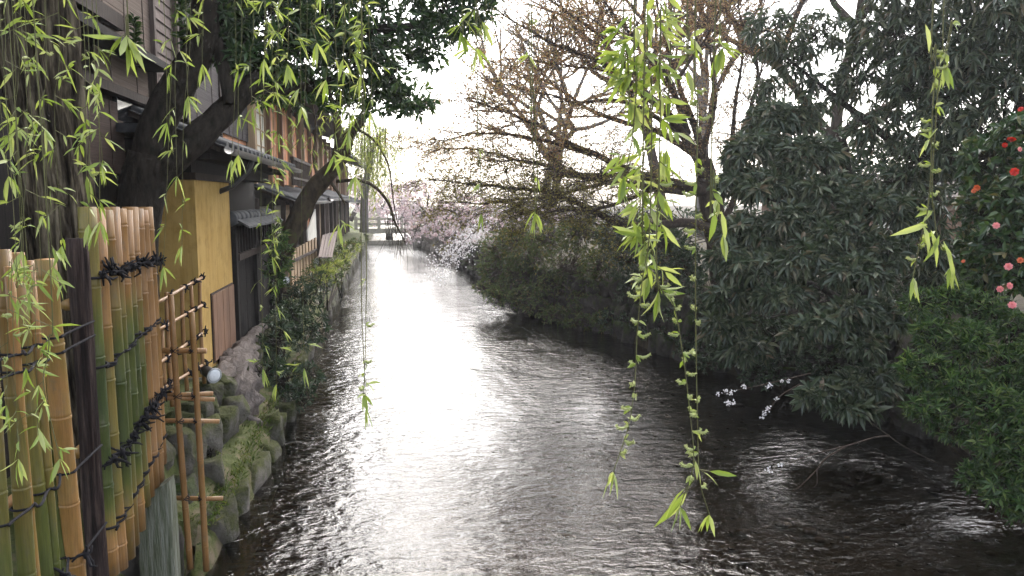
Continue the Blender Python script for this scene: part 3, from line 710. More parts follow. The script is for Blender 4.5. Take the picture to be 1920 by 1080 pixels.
def lattice_window(parent, x, y0, y1, z0, z1, ny, nz, frame='wood_dark', pane='paper'):
    f = MB(); t = .035
    f.box2((x, y0, z0), (x + .05, y1, z0 + t)); f.box2((x, y0, z1 - t), (x + .05, y1, z1)); f.box2((x + .001, y0, z0 + t), (x + .051, y0 + t, z1 - t)); f.box2((x + .001, y1 - t, z0 + t), (x + .051, y1, z1 - t))
    o = f.build('window', M[frame], parent)
    for k in range(ny):
        a = y0 + t + (y1 - y0 - 2 * t) * k / ny; b = y0 + t + (y1 - y0 - 2 * t) * (k + 1) / ny
        for q in range(nz):
            c = z0 + t + (z1 - z0 - 2 * t) * q / nz; d = z0 + t + (z1 - z0 - 2 * t) * (q + 1) / nz
            part(o, 'pane', M[pane], (x + .005, a + .008, c + .008), (x + .02, b - .008, d - .008))
    mb = MB()
    for k in range(1, ny):
        a = y0 + t + (y1 - y0 - 2 * t) * k / ny; mb.box2((x + .003, a - .009, z0 + t), (x + .04, a + .009, z1 - t))
    for q in range(1, nz):
        c = z0 + t + (z1 - z0 - 2 * t) * q / nz; mb.box2((x + .003, y0 + t, c - .009), (x + .036, y1 - t, c + .009))
    if ny > 1 or nz > 1: mb.build('mullions', M[frame], o)
    return o

# --- first house: ochre wing, dark upper storey with reed screens
XW, X2F = -1.9, -2.4
yA, yB = PX(378, 640, XW)[1], PX(441, 640, XW)[1]
print('ochre wall y', yA, yB)
h1 = thing('wooden_house', 'dark two storey timber house with ochre plaster wing and reed screens behind the willow', 'house', (-3.5, 9, ZL))
ztop = PX(374, 338, XW)[2]
part(h1, 'wall', M['plaster_ochre'], (-3.4, yA, .5), (XW, yB, ztop))
part(h1, 'sill_stone', M['stone_pale'], (-3.4, yA - .03, .45), (XW + .05, yB + .03, .82))
pa, pb = PX(397, 600, XW), PX(437, 600, XW)
zt, zb = PX(397, 553, XW)[2], PX(400, 678, XW)[2]
pn = part(h1, 'door_frame', M['wood_dark'], (XW - .01, pa[1] - .02, zb - .02), (XW + .012, pb[1] + .02, zt + .02))
planks_v(pn, XW + .012, pa[1], pb[1], zb, zt, (pb[1] - pa[1]) / 7, M['wood_panel'], .012, .003)
part(h1, 'beam', M['wood_dark'], (-3.4, yA - .02, ztop), (XW + .02, yB + .02, ztop + .07))
part(h1, 'fascia_board', M['wood_black'], (-3.4, yA + .03, ztop + .07), (XW - .03, yB + 3.2, ztop + .40))
ze = PX(414, 276, -1.62)[2]
ev = eave(h1, X2F - .05, -1.62, yA - .15, 13.4, ze + .34, ze, 'eave')
part(h1, 'rafter_band', M['wood_black'], (-2.3, yA - .1, ze - .11), (-1.72, 13.3, ze - .055))
mb = MB(); g = PX(462, 305, -1.62)
mb.tube([(-1.55, g[1], ze - .05), (-1.6, g[1], ze - .18), (-1.78, g[1] - .05, ze - .36), (-1.92, g[1] - .1, ze - .42)], .03, 8); mb.build('downpipe', M['metal_dark'], h1, True)
# recess beyond the wing
part(h1, 'wall', M['wood_black'], (-3.4, yB, .5), (-2.25, 13.4, ze + .1))
part(h1, 'wall', M['plaster_pale'], (-2.25, yB + .05, 2.5), (-2.2, yB + 1.2, 3.0))
lattice_window(h1, -2.2, yB + .1, yB + .9, 2.35, 2.75, 3, 2, 'wood_dark', 'paper')
# near ground floor (behind the trunk) and the upper storey
part(h1, 'wall', M['wood_black'], (-3.4, 4.2, .5), (X2F - .12, yA, 3.35))
u_z0, u_z1 = 3.1, 6.6
part(h1, 'upper_wall', M['wood_dark'], (-3.4, 4.2, 3.35), (X2F - .06, 13.4, u_z1))
def yz(u, v, x=X2F): p = PX(u, v, x); return p[1], p[2]
y0, za = yz(130, 330); y1, zb2 = yz(238, 190)
reed_screen(h1, X2F - .03, y0, yz(237, 250)[0], yz(200, 322)[2 - 1], yz(200, 185)[1], M['reed_dark'], 2)
zl = yz(270, 125)[1]
part(h1, 'ledge', M['wood_black'], (X2F - .06, 4.6, zl - .02), (X2F + .2, yz(283, 140)[0], zl + .05))
part(h1, 'lintel', M['wood_dark'], (X2F - .06, 4.6, yz(240, 175)[1] - .06), (X2F + .05, yz(283, 140)[0] - .1, yz(240, 175)[1] + .02))
reed_screen(h1, X2F + .005, yz(168, 60)[0], yz(281, 60)[0], zl + .12, 6.3, M['reed'], 3)
reed_screen(h1, X2F - .01, yz(175, 60)[0], yz(281, 60)[0] - .15, yz(240, 172)[1], zl - .04, M['reed'], 2)
part(h1, 'beam', M['wood_dark'], (X2F, 4.6, yz(190, 32)[1] - .05), (X2F + .08, yz(214, 39)[0], yz(190, 32)[1] + .08))
for u in (282, 326):
    part(h1, 'upper_post', M['wood_grey'], (X2F - .05, yz(u, 100)[0] - .03, 3.5), (X2F + .06, yz(u, 100)[0] + .03, u_z1))
boards_h(h1, X2F - .01, yz(284, 100)[0] + .02, yz(325, 100)[0] - .03, yz(300, 240)[1], 6.3, .115, M['wood_grey'])
part(h1, 'window_opening', M['glass_dark'], (X2F - .07, yz(225, 200)[0], yz(250, 232)[1]), (X2F - .02, yz(278, 200)[0], yz(250, 180)[1]))
part(h1, 'balcony_ledge', M['tile'], (X2F - .06, yz(222, 240)[0], yz(250, 244)[1] - .05), (X2F + .3, yz(330, 240)[0], yz(250, 244)[1] + .03))
reed_screen(h1, X2F + .02, yz(345, 160)[0], yz(405, 160)[0], ze + .42, 6.0, M['reed_grey'], 2)
reed_screen(h1, X2F + .02, yz(408, 160)[0], yz(478, 160)[0], ze + .45, 6.0, M['reed_grey'], 3)
part(h1, 'upper_post', M['wood_dark'], (X2F - .02, yz(406, 160)[0] - .03, ze + .3), (X2F + .05, yz(406, 160)[0] + .03, 6.2))
part(h1, 'board', M['wood_orange'], (X2F - .05, yz(420, 262)[0], ze + .33), (X2F - .005, yz(476, 262)[0], ze + .45))
eave(h1, -3.4, -1.75, 4.1, 13.6, 7.2, 6.55, 'roof', .3, 'wood_dark', True, True)

# potted evergreen on the ledge of the first house
pp = PX(256, 122, X2F + .12); pot = thing('potted_plant', 'small potted evergreen sprig standing on the dark ledge of the upper window', 'plant', pp - (0, 0, .0))
mb = MB(); mb.tube([pp + (0, 0, .0), pp + (0, 0, .10), pp + (0, 0, .11)], [.05, .07, .07], 12); mb.build('pot', M['clay_pot'], pot, True)
mb = MB(); mb.tube([pp + (0, 0, .09), pp + (.01, 0, .25), pp + (0, .01, .42)], [.008, .006, .003], 6); mb.build('stem', M['bark_dark'], pot, True)
mb = MB(); n = 120; h = rng.uniform(.12, .42, n); a = rng.uniform(0, 6.28, n); D = np.stack([np.cos(a), np.sin(a), rng.uniform(.2, .9, n)], 1)
mb.leaves(pp + np.stack([0 * h, 0 * h, h], 1), D, np.tile([0, 0, 1.0], (n, 1)), .08, .025); mb.build('foliage', M['leaf_evergreen'], pot, False, 'stuff')

# --- dark boarded wall with a tile cap
XG = -1.9
gy0, gy1 = PX(443, 600, XG)[1] + .02, PX(512, 560, XG)[1]
gw = thing('board_wall', 'black timber board wall with rounded tile cap next to the ochre wall', 'wall', (XG, gy0, ZL))
gz = PX(450, 408, XG)[2]
for k, yy in enumerate((gy0 + .06, (gy0 + gy1) / 2, gy1 - .06)): part(gw, 'post', M['wood_black'], (XG - .1, yy - .06, .55), (XG + .03, yy + .06, gz - .07))
part(gw, 'rail', M['wood_dark'], (XG - .06, gy0 + .12, gz - .52), (XG + .045, gy1, gz - .44))
part(gw, 'top_rail', M['wood_black'], (XG - .08, gy0 + .01, gz - .1), (XG + .02, gy1, gz - .02))
planks_v(gw, XG - .05, gy0 + .12, gy1, .6, gz - .52, .15, M['wood_black'], .025, .006)
n = 14
for k in range(n):
    yy = gy0 + .16 + (gy1 - gy0 - .2) * k / n; part(gw, 'slat', M['wood_black'], (XG - .03, yy, gz - .44), (XG, yy + .05, gz - .1))
n = int((gy1 - gy0) / .28)
for k in range(n):
    a, b = gy0 - .06 + k * .285, gy0 - .06 + (k + 1) * .285; mb = MB(); t = np.linspace(0, math.pi, 10)
    mb.tube([(XG - .02, a, gz - .0), (XG - .02, b + .02, gz + .006)], .085, 14); mb.build('cap_tile', M['tile'], gw, True)
mb = MB(); mb.tube([(XG - .02, gy0 - .12, gz), (XG - .02, gy0 - .05, gz)], [.08, .1], 14); mb.build('end_tile', M['tile'], gw, True)
for k, sx in enumerate((-1, 1)):
    v = [(XG - .02 + sx * .06, gy0 - .05, gz - .0), (XG - .02 + sx * .06, gy1, gz), (XG - .02 + sx * .22, gy1, gz - .09), (XG - .02 + sx * .22, gy0 - .05, gz - .09)]
    v += [(a, b, c - .025) for a, b, c in v]; mb = MB(); mb.add(v, [[[0, 1, 2, 3], [7, 6, 5, 4], [0, 4, 5, 1], [3, 2, 6, 7], [1, 5, 6, 2], [0, 3, 7, 4]]]); mb.build('cap_slope', M['tile'], gw)

# --- further houses along the stream
def far_house(label, x, y0, y1, z_low, z_up, lower, upper, boards, kind):
    h = thing('wooden_house', label, 'house', (x - 2, (y0 + y1) / 2, ZL), 'timber houses along the stream')
    part(h, 'wall', M['wood_dark'], (x - 4, y0, .5), (x - .1, y1, z_up))
    e1 = eave(h, x - .1, x + .62, y0 + .1, y1 - .1, z_low + .28, z_low, 'eave', .34)
    e2 = eave(h, x - 4.2, x + .75, y0 - .2, y1 + .2, z_up + 1.5, z_up, 'roof', .4, 'wood_dark')
    L = y1 - y0
    for k in range(int(L / 1.6) + 1):
        yy = y0 + .1 + (L - .2) * k / int(L / 1.6)
        part(h, 'post', M['wood_dark' if k % 2 else 'wood_grey'], (x - .1, yy - .07, .6), (x + .05, yy + .07, z_low + .05))
        part(h, 'upper_post', M['wood_panel' if k % 3 else 'wood_tan'], (x - .1, yy - .06, z_low + .3), (x + .04, yy + .06, z_up))
        if k < int(L / 1.6):
            a, b = yy + .09, yy + (L - .2) / int(L / 1.6) - .09
            s = upper[k % len(upper)]
            if s == 'shoji': lattice_window(h, x - .08, a, b, z_low + .38, z_up - .3, 3, 5, 'wood_tan', 'paper')
            elif s == 'orange': planks_v(h, x - .09, a, b, z_low + .35, z_up - .15, .22, M['wood_orange'], .03, .008)
            elif s == 'tan': planks_v(h, x - .09, a, b, z_low + .35, z_up - .15, .25, M['wood_tan'], .03, .008)
            elif s == 'grey': planks_v(h, x - .09, a, b, z_low + .35, z_up - .15, .25, M['wood_grey'], .03, .008)
            elif s == 'reed': reed_screen(h, x - .02, a, b, z_low + .4, z_up - .1, M['reed'], 2)
            s = lower[k % len(lower)]
            if s == 'white': part(h, 'panel', M['plaster_white'], (x - .1, a, z_low - .62), (x - .05, b, z_low - .1)); lattice_window(h, x - .1, a, b, 1.0, z_low - .68, 2, 1, 'wood_dark', 'glass_dark')
            elif s == 'tan': planks_v(h, x - .1, a, b, .8, z_low - .1, .24, M['wood_tan'], .03, .008)
            elif s == 'grey': planks_v(h, x - .1, a, b, .8, z_low - .1, .26, M['wood_grey'], .03, .008)
            elif s == 'ochre': part(h, 'panel', M['plaster_pale'], (x - .1, a, .8), (x - .04, b, z_low - .1))
            elif s == 'orange': planks_v(h, x - .1, a, b, .8, z_low - .1, .22, M['wood_orange'], .03, .008)
    if boards:                                            # railing of a shallow balcony
        ya, yb = boards; rl = MB(); rl.box2((x + .4, ya, z_low + .78), (x + .47, yb, z_low + .84)); rl.box2((x + .41, ya, z_low + .42), (x + .46, yb, z_low + .46)); ro = rl.build('railing', M['wood_dark'], h)
        for yy in np.arange(ya + .02, yb, .22): part(ro, 'baluster', M['wood_dark'], (x + .415, yy, z_low + .3), (x + .455, yy + .045, z_low + .778))
    return h
far_house('timber house with pale paper lattice window and dark balcony railing beyond the board wall', -2.3, 13.7, 20.6, 2.55, 4.75, ('white', 'ochre', 'tan', 'grey'), ('shoji', 'orange', 'orange', 'orange'), (15.3, 18.6), 0)
far_house('timber house with orange board walls behind the leaning trunk', -2.3, 21.2, 30.5, 2.6, 4.7, ('orange', 'grey', 'tan', 'grey', 'grey'), ('orange', 'orange', 'tan', 'orange', 'shoji'), None, 1)
far_house('small weathered plank house nearest the far footbridge', -2.35, 31.2, 43.0, 2.45, 4.3, ('grey', 'tan', 'ochre', 'tan'), ('orange', 'tan', 'reed', 'tan'), None, 2)

# leaning board, stakes and low bamboo rail on the bank
lb = thing('leaning_board', 'wide grey weathered board panel leaning over the bank in front of the orange house', 'board', PX(610, 480, -1.75))
c = [PX(u, v, x) for u, v, x in ((604, 442, -1.95), (633, 434, -1.95), (622, 484, -1.5), (596, 484, -1.5))]
for k in range(5):
    a, b = k / 5, (k + 1) / 5 - .02; mb = MB(); q = [c[0] + (c[1] - c[0]) * a, c[0] + (c[1] - c[0]) * b, c[3] + (c[2] - c[3]) * b, c[3] + (c[2] - c[3]) * a]
    nrm = unit(np.cross(c[1] - c[0], c[3] - c[0])) * .03; q += [p - nrm for p in q]
    mb.add(q, [[[0, 1, 2, 3], [7, 6, 5, 4], [0, 4, 5, 1], [3, 2, 6, 7], [1, 5, 6, 2], [0, 3, 7, 4]]]); mb.build('plank', M['wood_grey'], lb)
bf = thing('board_fence', 'low pinkish board fence on the bank at the foot of the leaning trunk', 'fence', PX(570, 500, -1.8))
for k, u in enumerate(np.linspace(547, 592, 9)):
    t, f = PX(u, 470 - (u - 547) * .55, -1.82), PX(u, 515, -1.82); f[2] = .7; mb = MB(); mb.box((t + f) / 2 + (0, 0, 0), (.03, .34, abs(t[2] - .7))); mb.build('plank', M['wood_tan'], bf)
a, b = PX(545, 492, -1.78), PX(594, 468, -1.78); mb = MB(); mb.bar(a, b, .04, .05); mb.build('rail', M['wood_dark'], bf)
sg = thing('sloping_screen', 'pale cloth covered sloping screen standing behind the leaning trunk', 'screen', PX(585, 450, -2.0))
c = [PX(u, v, x) for u, v, x in ((577, 432, -2.02), (592, 392, -2.02), (594, 450, -1.98), (578, 452, -1.98))]; nrm = np.array([.03, 0, 0]); q = c + [p - nrm for p in c]
mb = MB(); mb.add(q, [[[3, 2, 1, 0], [4, 5, 6, 7], [1, 5, 4, 0], [7, 6, 2, 3], [2, 6, 5, 1], [4, 7, 3, 0]]]); mb.build('panel', M['plaster_white'], sg)

# --- footbridge across the stream
br = thing('footbridge', 'low pale footbridge with horizontal rails crossing the stream far off', 'bridge', (1, 46.5, 0))
x0, x1 = -2.2, 4.6
part(br, 'deck', M['bridge_stone'], (x0, 46, .55), (x1, 48.6, .85))
for z in (1.05, 1.35): part(br, 'rail', M['bridge_stone'], (x0, 46.05, z), (x1, 46.2, z + .12))
for x in np.linspace(x0 + .1, x1 - .1, 6): part(br, 'post', M['bridge_stone'], (x - .09, 46.0, .85), (x + .09, 46.25, 1.55))
for x in (-.2, 2.3): part(br, 'pier', M['stone_dark'], (x - .2, 46.4, -.6), (x + .2, 48.2, .55))
for z, yy in ((.18, 45.2),): part(br, 'weir_step', M['bridge_stone'], (x0, yy, -.4), (x1, yy + .5, z))

# --- red-brown house glimpsed through the trees on the right bank
hr = thing('roadside_house', 'reddish timber house glimpsed through the dark trees on the right bank', 'house', (17, 24, ZR))
part(hr, 'wall', M['wood_panel'], (15, 24, .9), (26, 30, 2.7)); part(hr, 'panel', M['plaster_white'], (16, 23.96, 1.6), (18, 24.0, 2.5)); part(hr, 'panel', M['plaster_white'], (20, 23.96, 1.4), (23, 24.0, 2.4))
mb = MB(); mb.add([(14.4, 23.2, 2.65), (26.5, 23.2, 2.65), (26.5, 27, 3.5), (14.4, 27, 3.5), (26.5, 30.8, 2.65), (14.4, 30.8, 2.65)], [[[0, 1, 2, 3], [3, 2, 4, 5]], [[0, 3, 5], [1, 4, 2]]]); mb.build('roof', M['wood_dark'], hr)
# ------------------------------------------------------------------ trees and plants
def clump_points(cl, dens, shell=.55, tier=0):
    """cl: (u, v, y, ru, rv) photo-size ellipsoids at distance y -> positions, outward directions, clump centres"""
    P, O, C = [], [], []
    for (u, v, y, ru, rv) in cl:
        c = PY(u, v, y); s = depth_of(c) / F_PX; r = np.array([ru * s, .8 * (ru + rv) / 2 * s, rv * s])
        n = max(4, int(dens * ru * rv / 400.0)); d = unit(rng.normal(size=(n, 3))); k = rng.random(n) ** (1 / 3.0) * (1 - shell) + shell * rng.random(n) ** .25
        k = np.where(rng.random(n) < .12, k * 1.22, k)
        if tier: d[:, 2] = np.where(d[:, 2] < -.25, -d[:, 2], d[:, 2]); r = r * np.array([1.05, 1.05, tier])
        P.append(c + d * r * k[:, None]); O.append(d); C.append(np.tile(c, (n, 1)))
    return np.concatenate(P), np.concatenate(O), np.concatenate(C)
def rand_tangent(D):
    return unit(np.cross(D, rng.normal(size=D.shape)))
def rosettes(mb, P, O, k, L, W, out_w=.55, down=.45, spread=1.0, kind='long', droop=.25, jit=.4):
    """k leaves round each shoot tip"""
    n = len(P); ax = unit(O * out_w + np.array([0, 0, -1.0]) * down + rng.normal(size=(n, 3)) * .3)
    A = rand_tangent(ax); B = np.cross(ax, A); res = []
    for i in range(k):
        a = 2 * math.pi * (i + rng.random(n) * .6) / k
        D = unit(ax * rng.uniform(.35, .9, n)[:, None] + spread * (np.cos(a)[:, None] * A + np.sin(a)[:, None] * B))
        N = unit(ax - D * np.sum(ax * D, 1, keepdims=True)) * -1
        N = np.where(N[:, 2:3] < 0, -N, N)
        LL = L * rng.uniform(1 - jit, 1 + jit, n)
        res.append((P + ax * rng.uniform(-.02, .02, n)[:, None], D, N + rng.normal(size=(n, 3)) * .25, LL, W * LL / L))
    P2, D2, N2, L2, W2 = [np.concatenate([r[i] for r in res]) for i in range(5)]
    if mb is not None: mb.leaves(P2, D2, N2, L2, W2, None, kind, droop)
    return P2, D2, N2, L2, W2
def leaf_piece(mat, kind='long', droop=.25, fold=.2):
    """unit leaf along +X, shared by single leaf objects"""
    mb = MB(); mb.leaves([[0, 0, 0]], [[1, 0, 0]], [[0, 0, 1]], 1.0, .28, 0.0, kind, droop, fold); me = mb.mesh('leaf', smooth=True); me.materials.append(mat); return me
def leaf_objects(me, parent, P, D, N, L):
    D = unit(D); S = unit(np.cross(D, N)); N = np.cross(S, D)
    for p, d, s, n, l in zip(P, D, S, N, L):
        m_ = Matrix(((d[0] * l, -s[0] * l, n[0] * l, p[0]), (d[1] * l, -s[1] * l, n[1] * l, p[1]), (d[2] * l, -s[2] * l, n[2] * l, p[2]), (0, 0, 0, 1)))
        put('leaf', me, parent, m_)
def split_largest(P, L, n=300):
    """index of the n leaves that show largest and lie in the frame; and the rest"""
    d = (P - CAM); z = d @ _F; u = d @ _R / np.maximum(z, .01) * F_PX + 960; v = 540 - d @ _U / np.maximum(z, .01) * F_PX
    ok = (z > .1) & (u > 5) & (u < 1915) & (v > 5) & (v < 1075)
    s = np.where(ok, L / np.maximum(z, .1), 0); o = np.argsort(-s); return o[:n], o[n:]
def bark_trunk(name, pts, rad, mat, parent, n=14, m=30, amp=.12, freq=4.0, seed=0, ridge=0):
    pts = spline(pts, m); rad = np.interp(np.linspace(0, 1, m), np.linspace(0, 1, len(rad)), rad)
    t = MB(); t.tube(pts, rad, n); v = t.V[0]; c = np.concatenate([np.repeat(pts, n, 0), pts[:1], pts[-1:]])
    for k in range(len(v) - 2):
        d = v[k] - c[k]; f = amp * fbm(v[k] * freq + seed, 1, 4)
        if ridge:
            a = math.atan2(d[1], d[0]); f += ridge * (abs(mnoise.noise(Vector((math.cos(a) * 5.5, math.sin(a) * 5.5, c[k][2] * 1.1 + seed)))) * 2 - .6)
        v[k] = c[k] + d * (1 + f)
    return t.build(name, mat, parent, True)
def link_twigs(mb, P, C, r0=.006, r1=.002, frac=.75, wob=.05):
    """two-piece twig from towards the clump centre out to each shoot"""
    A = P + (C - P) * frac; Mi = (A + P) / 2 + rng.normal(size=P.shape) * wob
    mb.twigs(A, Mi, r0, (r0 + r1) / 2); mb.twigs(Mi, P, (r0 + r1) / 2, r1)

def clump_tree(name, label, cat, base, trunk, limbs, clumps, dens, leaf, L, W, bark, k=5, down=.2, kind='rhomb', droop=.15, singles=0, group=None, shell=.55, out_w=.6, spread=1.0, twig=.006, crown='crown', trunk_n=14, tier=0):
    o = thing(name, label, cat, base, group)
    if trunk: bark_trunk('trunk', trunk[0], trunk[1], bark, o, trunk_n, 30, .14, 4, 3)
    for pts, rad in limbs: bark_trunk('limb', pts, rad, bark, o, 10, 22, .12, 5, 7)
    P, O, C = clump_points(clumps, dens, shell, tier)
    g = P[:, 2] > .08; P, O, C = P[g], O[g], C[g]
    mb = MB(); link_twigs(mb, P, C, twig, twig * .35); mb.build('twigs', bark, o, False, 'stuff')
    R = rosettes(None, P, O, k, L, W, out_w, down, spread, kind, droop)
    keep = np.arange(len(R[0]))
    if singles:
        big, keep = split_largest(R[0], R[3], singles); leaf_objects(leaf_piece(leaf, kind, droop), o, *[R[i][big] for i in range(4)])
    mb = MB(); mb.leaves(*[R[i][keep] for i in range(5)], None, kind, droop); mb.build(crown, leaf, o, False, 'stuff')
    return o

# --- evergreen over the first house (left)
YE = 6.9
e_tr = ([PY(252, 640, YE), PY(254, 480, YE), PY(262, 380, YE), PY(280, 290, YE)], [.19, .175, .175, .165])
e_lb = [([PY(262, 400, YE), PY(292, 330, YE), PY(360, 268, YE), PY(425, 205, YE + .1), PY(470, 160, YE + .2), PY(540, 90, YE + .4), PY(600, 30, YE + .5)], [.14, .14, .12, .105, .09, .06, .03]),
        ([PY(272, 330, YE), PY(296, 230, YE), PY(345, 145, YE), PY(380, 80, YE), PY(385, 0, YE - .1), PY(400, -90, YE - .2)], [.14, .145, .135, .125, .1, .07]),
        ([PY(432, 195, YE), PY(425, 150, YE), PY(410, 90, YE), PY(400, 40, YE)], [.06, .055, .05, .03]),
        ([PY(480, 160, YE + .2), PY(560, 165, YE + .6), PY(640, 150, YE + 1.0), PY(720, 160, YE + 1.3), PY(770, 180, YE + 1.4)], [.07, .06, .045, .03, .015]),
        ([PY(540, 90, YE + .4), PY(650, 60, YE + .8), PY(760, 50, YE + 1), PY(860, 30, YE + 1)], [.07, .05, .035, .02])]
e_cl = [(420, 20, 7.0, 70, 60), (500, 40, 7.2, 80, 70), (560, 90, 7.3, 70, 60), (610, 40, 7.5, 80, 60), (650, 110, 7.8, 60, 55), (690, 60, 7.8, 70, 60), (735, 125, 8.0, 55, 50), (770, 190, 8.2, 42, 36), (735, 185, 8.2, 50, 32), (690, 165, 8.1, 45, 32),
        (790, 60, 8.0, 65, 50), (840, 25, 8.0, 65, 50), (885, 20, 8.0, 40, 38), (800, 110, 8.1, 35, 28), (480, 120, 7.2, 50, 45), (560, 170, 7.6, 45, 35), (500, 180, 7.6, 34, 22), (620, 170, 7.9, 42, 30), (440, 95, 7.0, 45, 40), (400, 60, 7.4, 60, 60),
        (560, -40, 7.5, 150, 60), (750, -50, 8, 150, 60), (900, -50, 8, 80, 50), (660, 200, 8.2, 30, 22)]
clump_tree('evergreen_tree', 'dark evergreen tree with forked black trunk leaning out over the ochre wall', 'tree', PY(285, 640, YE) * (1, 1, 0) + (0, 0, ZL), e_tr, e_lb, e_cl, 9, M['leaf_evergreen'], .098, .036, M['bark_dark'], 6, .15, 'rhomb', .12, 300, twig=.006)

# --- leaning bank tree
YB = 13.2
lt = thing('leaning_willow', 'mossy leaning tree with sparse pale drooping leaves on the bank', 'tree', PY(520, 525, YB))
lpts = [PY(512, 545, YB), PY(520, 505, YB), PY(545, 440, YB), PY(578, 372, YB), (PY(606, 335, YB)), PY(638, 300, YB - .2), PY(655, 255, YB - .4), PY(682, 215, YB - .6), PY(700, 170, YB - .8)]
bark_trunk('trunk', lpts, [.22, .17, .155, .15, .15, .12, .09, .07, .03], M['bark_mossy'], lt, 14, 40, .16, 4, 1)
for pts, rad in (([PY(628, 312, YB), PY(634, 270, YB), PY(632, 225, YB), (PY(622, 190, YB)), PY(615, 150, YB)], [.09, .075, .06, .04, .02]),
                 ([PY(632, 340, YB), PY(672, 338, YB - .3), PY(702, 350, YB - .8), PY(728, 380, YB - 1.0), PY(742, 420, YB - 1.1), PY(762, 456, YB - 1.2)], [.03, .028, .026, .022, .016, .006]),
                 ([PY(618, 338, YB), PY(640, 370, YB), PY(648, 385, YB)], [.03, .02, .008]),
                 ([PY(665, 240, YB - .4), PY(700, 262, YB - .6), PY(728, 310, YB - .8), PY(738, 380, YB - 1), PY(748, 430, YB - 1)], [.025, .02, .014, .01, .004]),
                 ([PY(600, 340, YB), PY(588, 300, YB + .2), PY(592, 240, YB + .2), PY(585, 190, YB)], [.03, .024, .018, .01])):
    bark_trunk('limb', pts, rad, M['bark_mossy'], lt, 8, 26, .1, 5, 2)
mb = MB(); ml = MB()
def weeping(mb, ml, p, length, r=.0035, lean=(0, 0), leafL=.08, leafW=.016, gap=.05, tuft=1.0, seed=None):
    """one hanging twig with narrow leaves; returns its points"""
    n = max(6, int(length / .12)); t = np.linspace(0, 1, n); ph = rng.uniform(0, 6.28, 2); am = rng.uniform(.01, .035) * min(1, length)
    pts = np.asarray(p) + np.stack([lean[0] * t ** 1.5 + am * np.sin(5 * t + ph[0]), lean[1] * t ** 1.5 + am * np.sin(4 * t + ph[1]), -length * t], 1)
    mb.tube(pts, np.linspace(r, r * .35, n), 4)
    k = int(length / gap * tuft)
    if k:
        s = rng.random(k); i = np.minimum((s * (n - 1)).astype(int), n - 2); f = (s * (n - 1) - i)[:, None]; q = pts[i] * (1 - f) + pts[i + 1] * f
        a = rng.uniform(0, 6.28, k); D = np.stack([np.cos(a) * .7, np.sin(a) * .7, rng.uniform(-1.0, .1, k)], 1)
        ml.leaves(q, D, np.stack([0 * a, 0 * a, 1 + 0 * a], 1) + rng.normal(size=(k, 3)) * .4, leafL * rng.uniform(.6, 1.2, k), leafW, None, 'long', .35)
    return pts
for (u, v, du, ln, n) in ((560, 225, 30, .4, 5), (620, 190, 40, .5, 7), (668, 215, 34, .8, 14), (705, 240, 24, .9, 14), (735, 400, 16, .55, 26), (752, 440, 14, .35, 26), (600, 260, 30, .4, 3)):
    for k in range(n):
        bare = u > 730
        weeping(mb, ml, PY(u + rng.normal() * du * .5, v + rng.normal() * 14, YB - rng.uniform(-.3, 1.2)), ln * rng.uniform(.5, 1.2), .004, (rng.normal() * .12, rng.normal() * .1), .13, .022, .06, 0 if bare else 1.0)
mb.build('hanging_twigs', M['bark_brown'], lt, False, 'stuff'); ml.build('crown', M['leaf_pale'], lt, False, 'stuff')

# --- shrubs and creepers on the left bank
def shrub(label, cl, dens, leaf, L, W, k=6, down=-.1, group=None, name='shrub', kind='rhomb', shell=.5, singles=0, stem_to=None, bark=None, droop=.12):
    c = PY(*cl[0][:3]); o = thing(name, label, 'shrub', (c[0], c[1], stem_to if stem_to is not None else .5), group)
    P, O, C = clump_points(cl, dens, shell); g = P[:, 2] > .03; P, O, C = P[g], O[g], C[g]
    mb = MB(); link_twigs(mb, P, C, .005, .002, .8)
    mb.twigs(np.array([[c[0], c[1], (stem_to if stem_to is not None else .4)]] * len(cl)), np.array([PY(*x[:3]) for x in cl]), .018, .008); mb.build('branches', bark or M['bark_dark'], o, False, 'stuff')
    R = rosettes(None, P, O, k, L, W, .7, down, 1.0, kind, droop); keep = np.arange(len(R[0]))
    if singles:
        big, keep = split_largest(R[0], R[3], singles); leaf_objects(leaf_piece(leaf, kind, droop), o, *[R[i][big] for i in range(4)])
    mb = MB(); mb.leaves(*[R[i][keep] for i in range(5)], None, kind, droop); mb.build('foliage', leaf, o, False, 'stuff')
    return o
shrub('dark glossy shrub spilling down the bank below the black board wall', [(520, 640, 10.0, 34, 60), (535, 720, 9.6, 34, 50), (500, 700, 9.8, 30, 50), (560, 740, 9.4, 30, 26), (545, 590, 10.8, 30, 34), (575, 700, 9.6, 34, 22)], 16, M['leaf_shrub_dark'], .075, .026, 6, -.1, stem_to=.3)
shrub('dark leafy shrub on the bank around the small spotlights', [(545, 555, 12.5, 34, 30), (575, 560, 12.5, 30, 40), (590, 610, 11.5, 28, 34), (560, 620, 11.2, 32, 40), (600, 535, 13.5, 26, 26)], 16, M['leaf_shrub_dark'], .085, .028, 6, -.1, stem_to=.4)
shrub('pale green low plants on the bank by the water below the leaning board', [(612, 512, 15.5, 20, 18), (640, 482, 21, 16, 14), (655, 468, 26, 16, 12), (668, 462, 30, 14, 9), (632, 500, 18, 14, 12)], 22, M['leaf_pale'], .14, .03, 6, -.5, stem_to=.4)
shrub('ferny green plants on the bank in front of the pink board fence', [(600, 500, 16.5, 24, 14), (585, 520, 15, 22, 16), (615, 490, 18.5, 20, 12), (630, 478, 21, 16, 10)], 26, M['leaf_shrub'], .09, .022, 6, -.4, stem_to=.35)
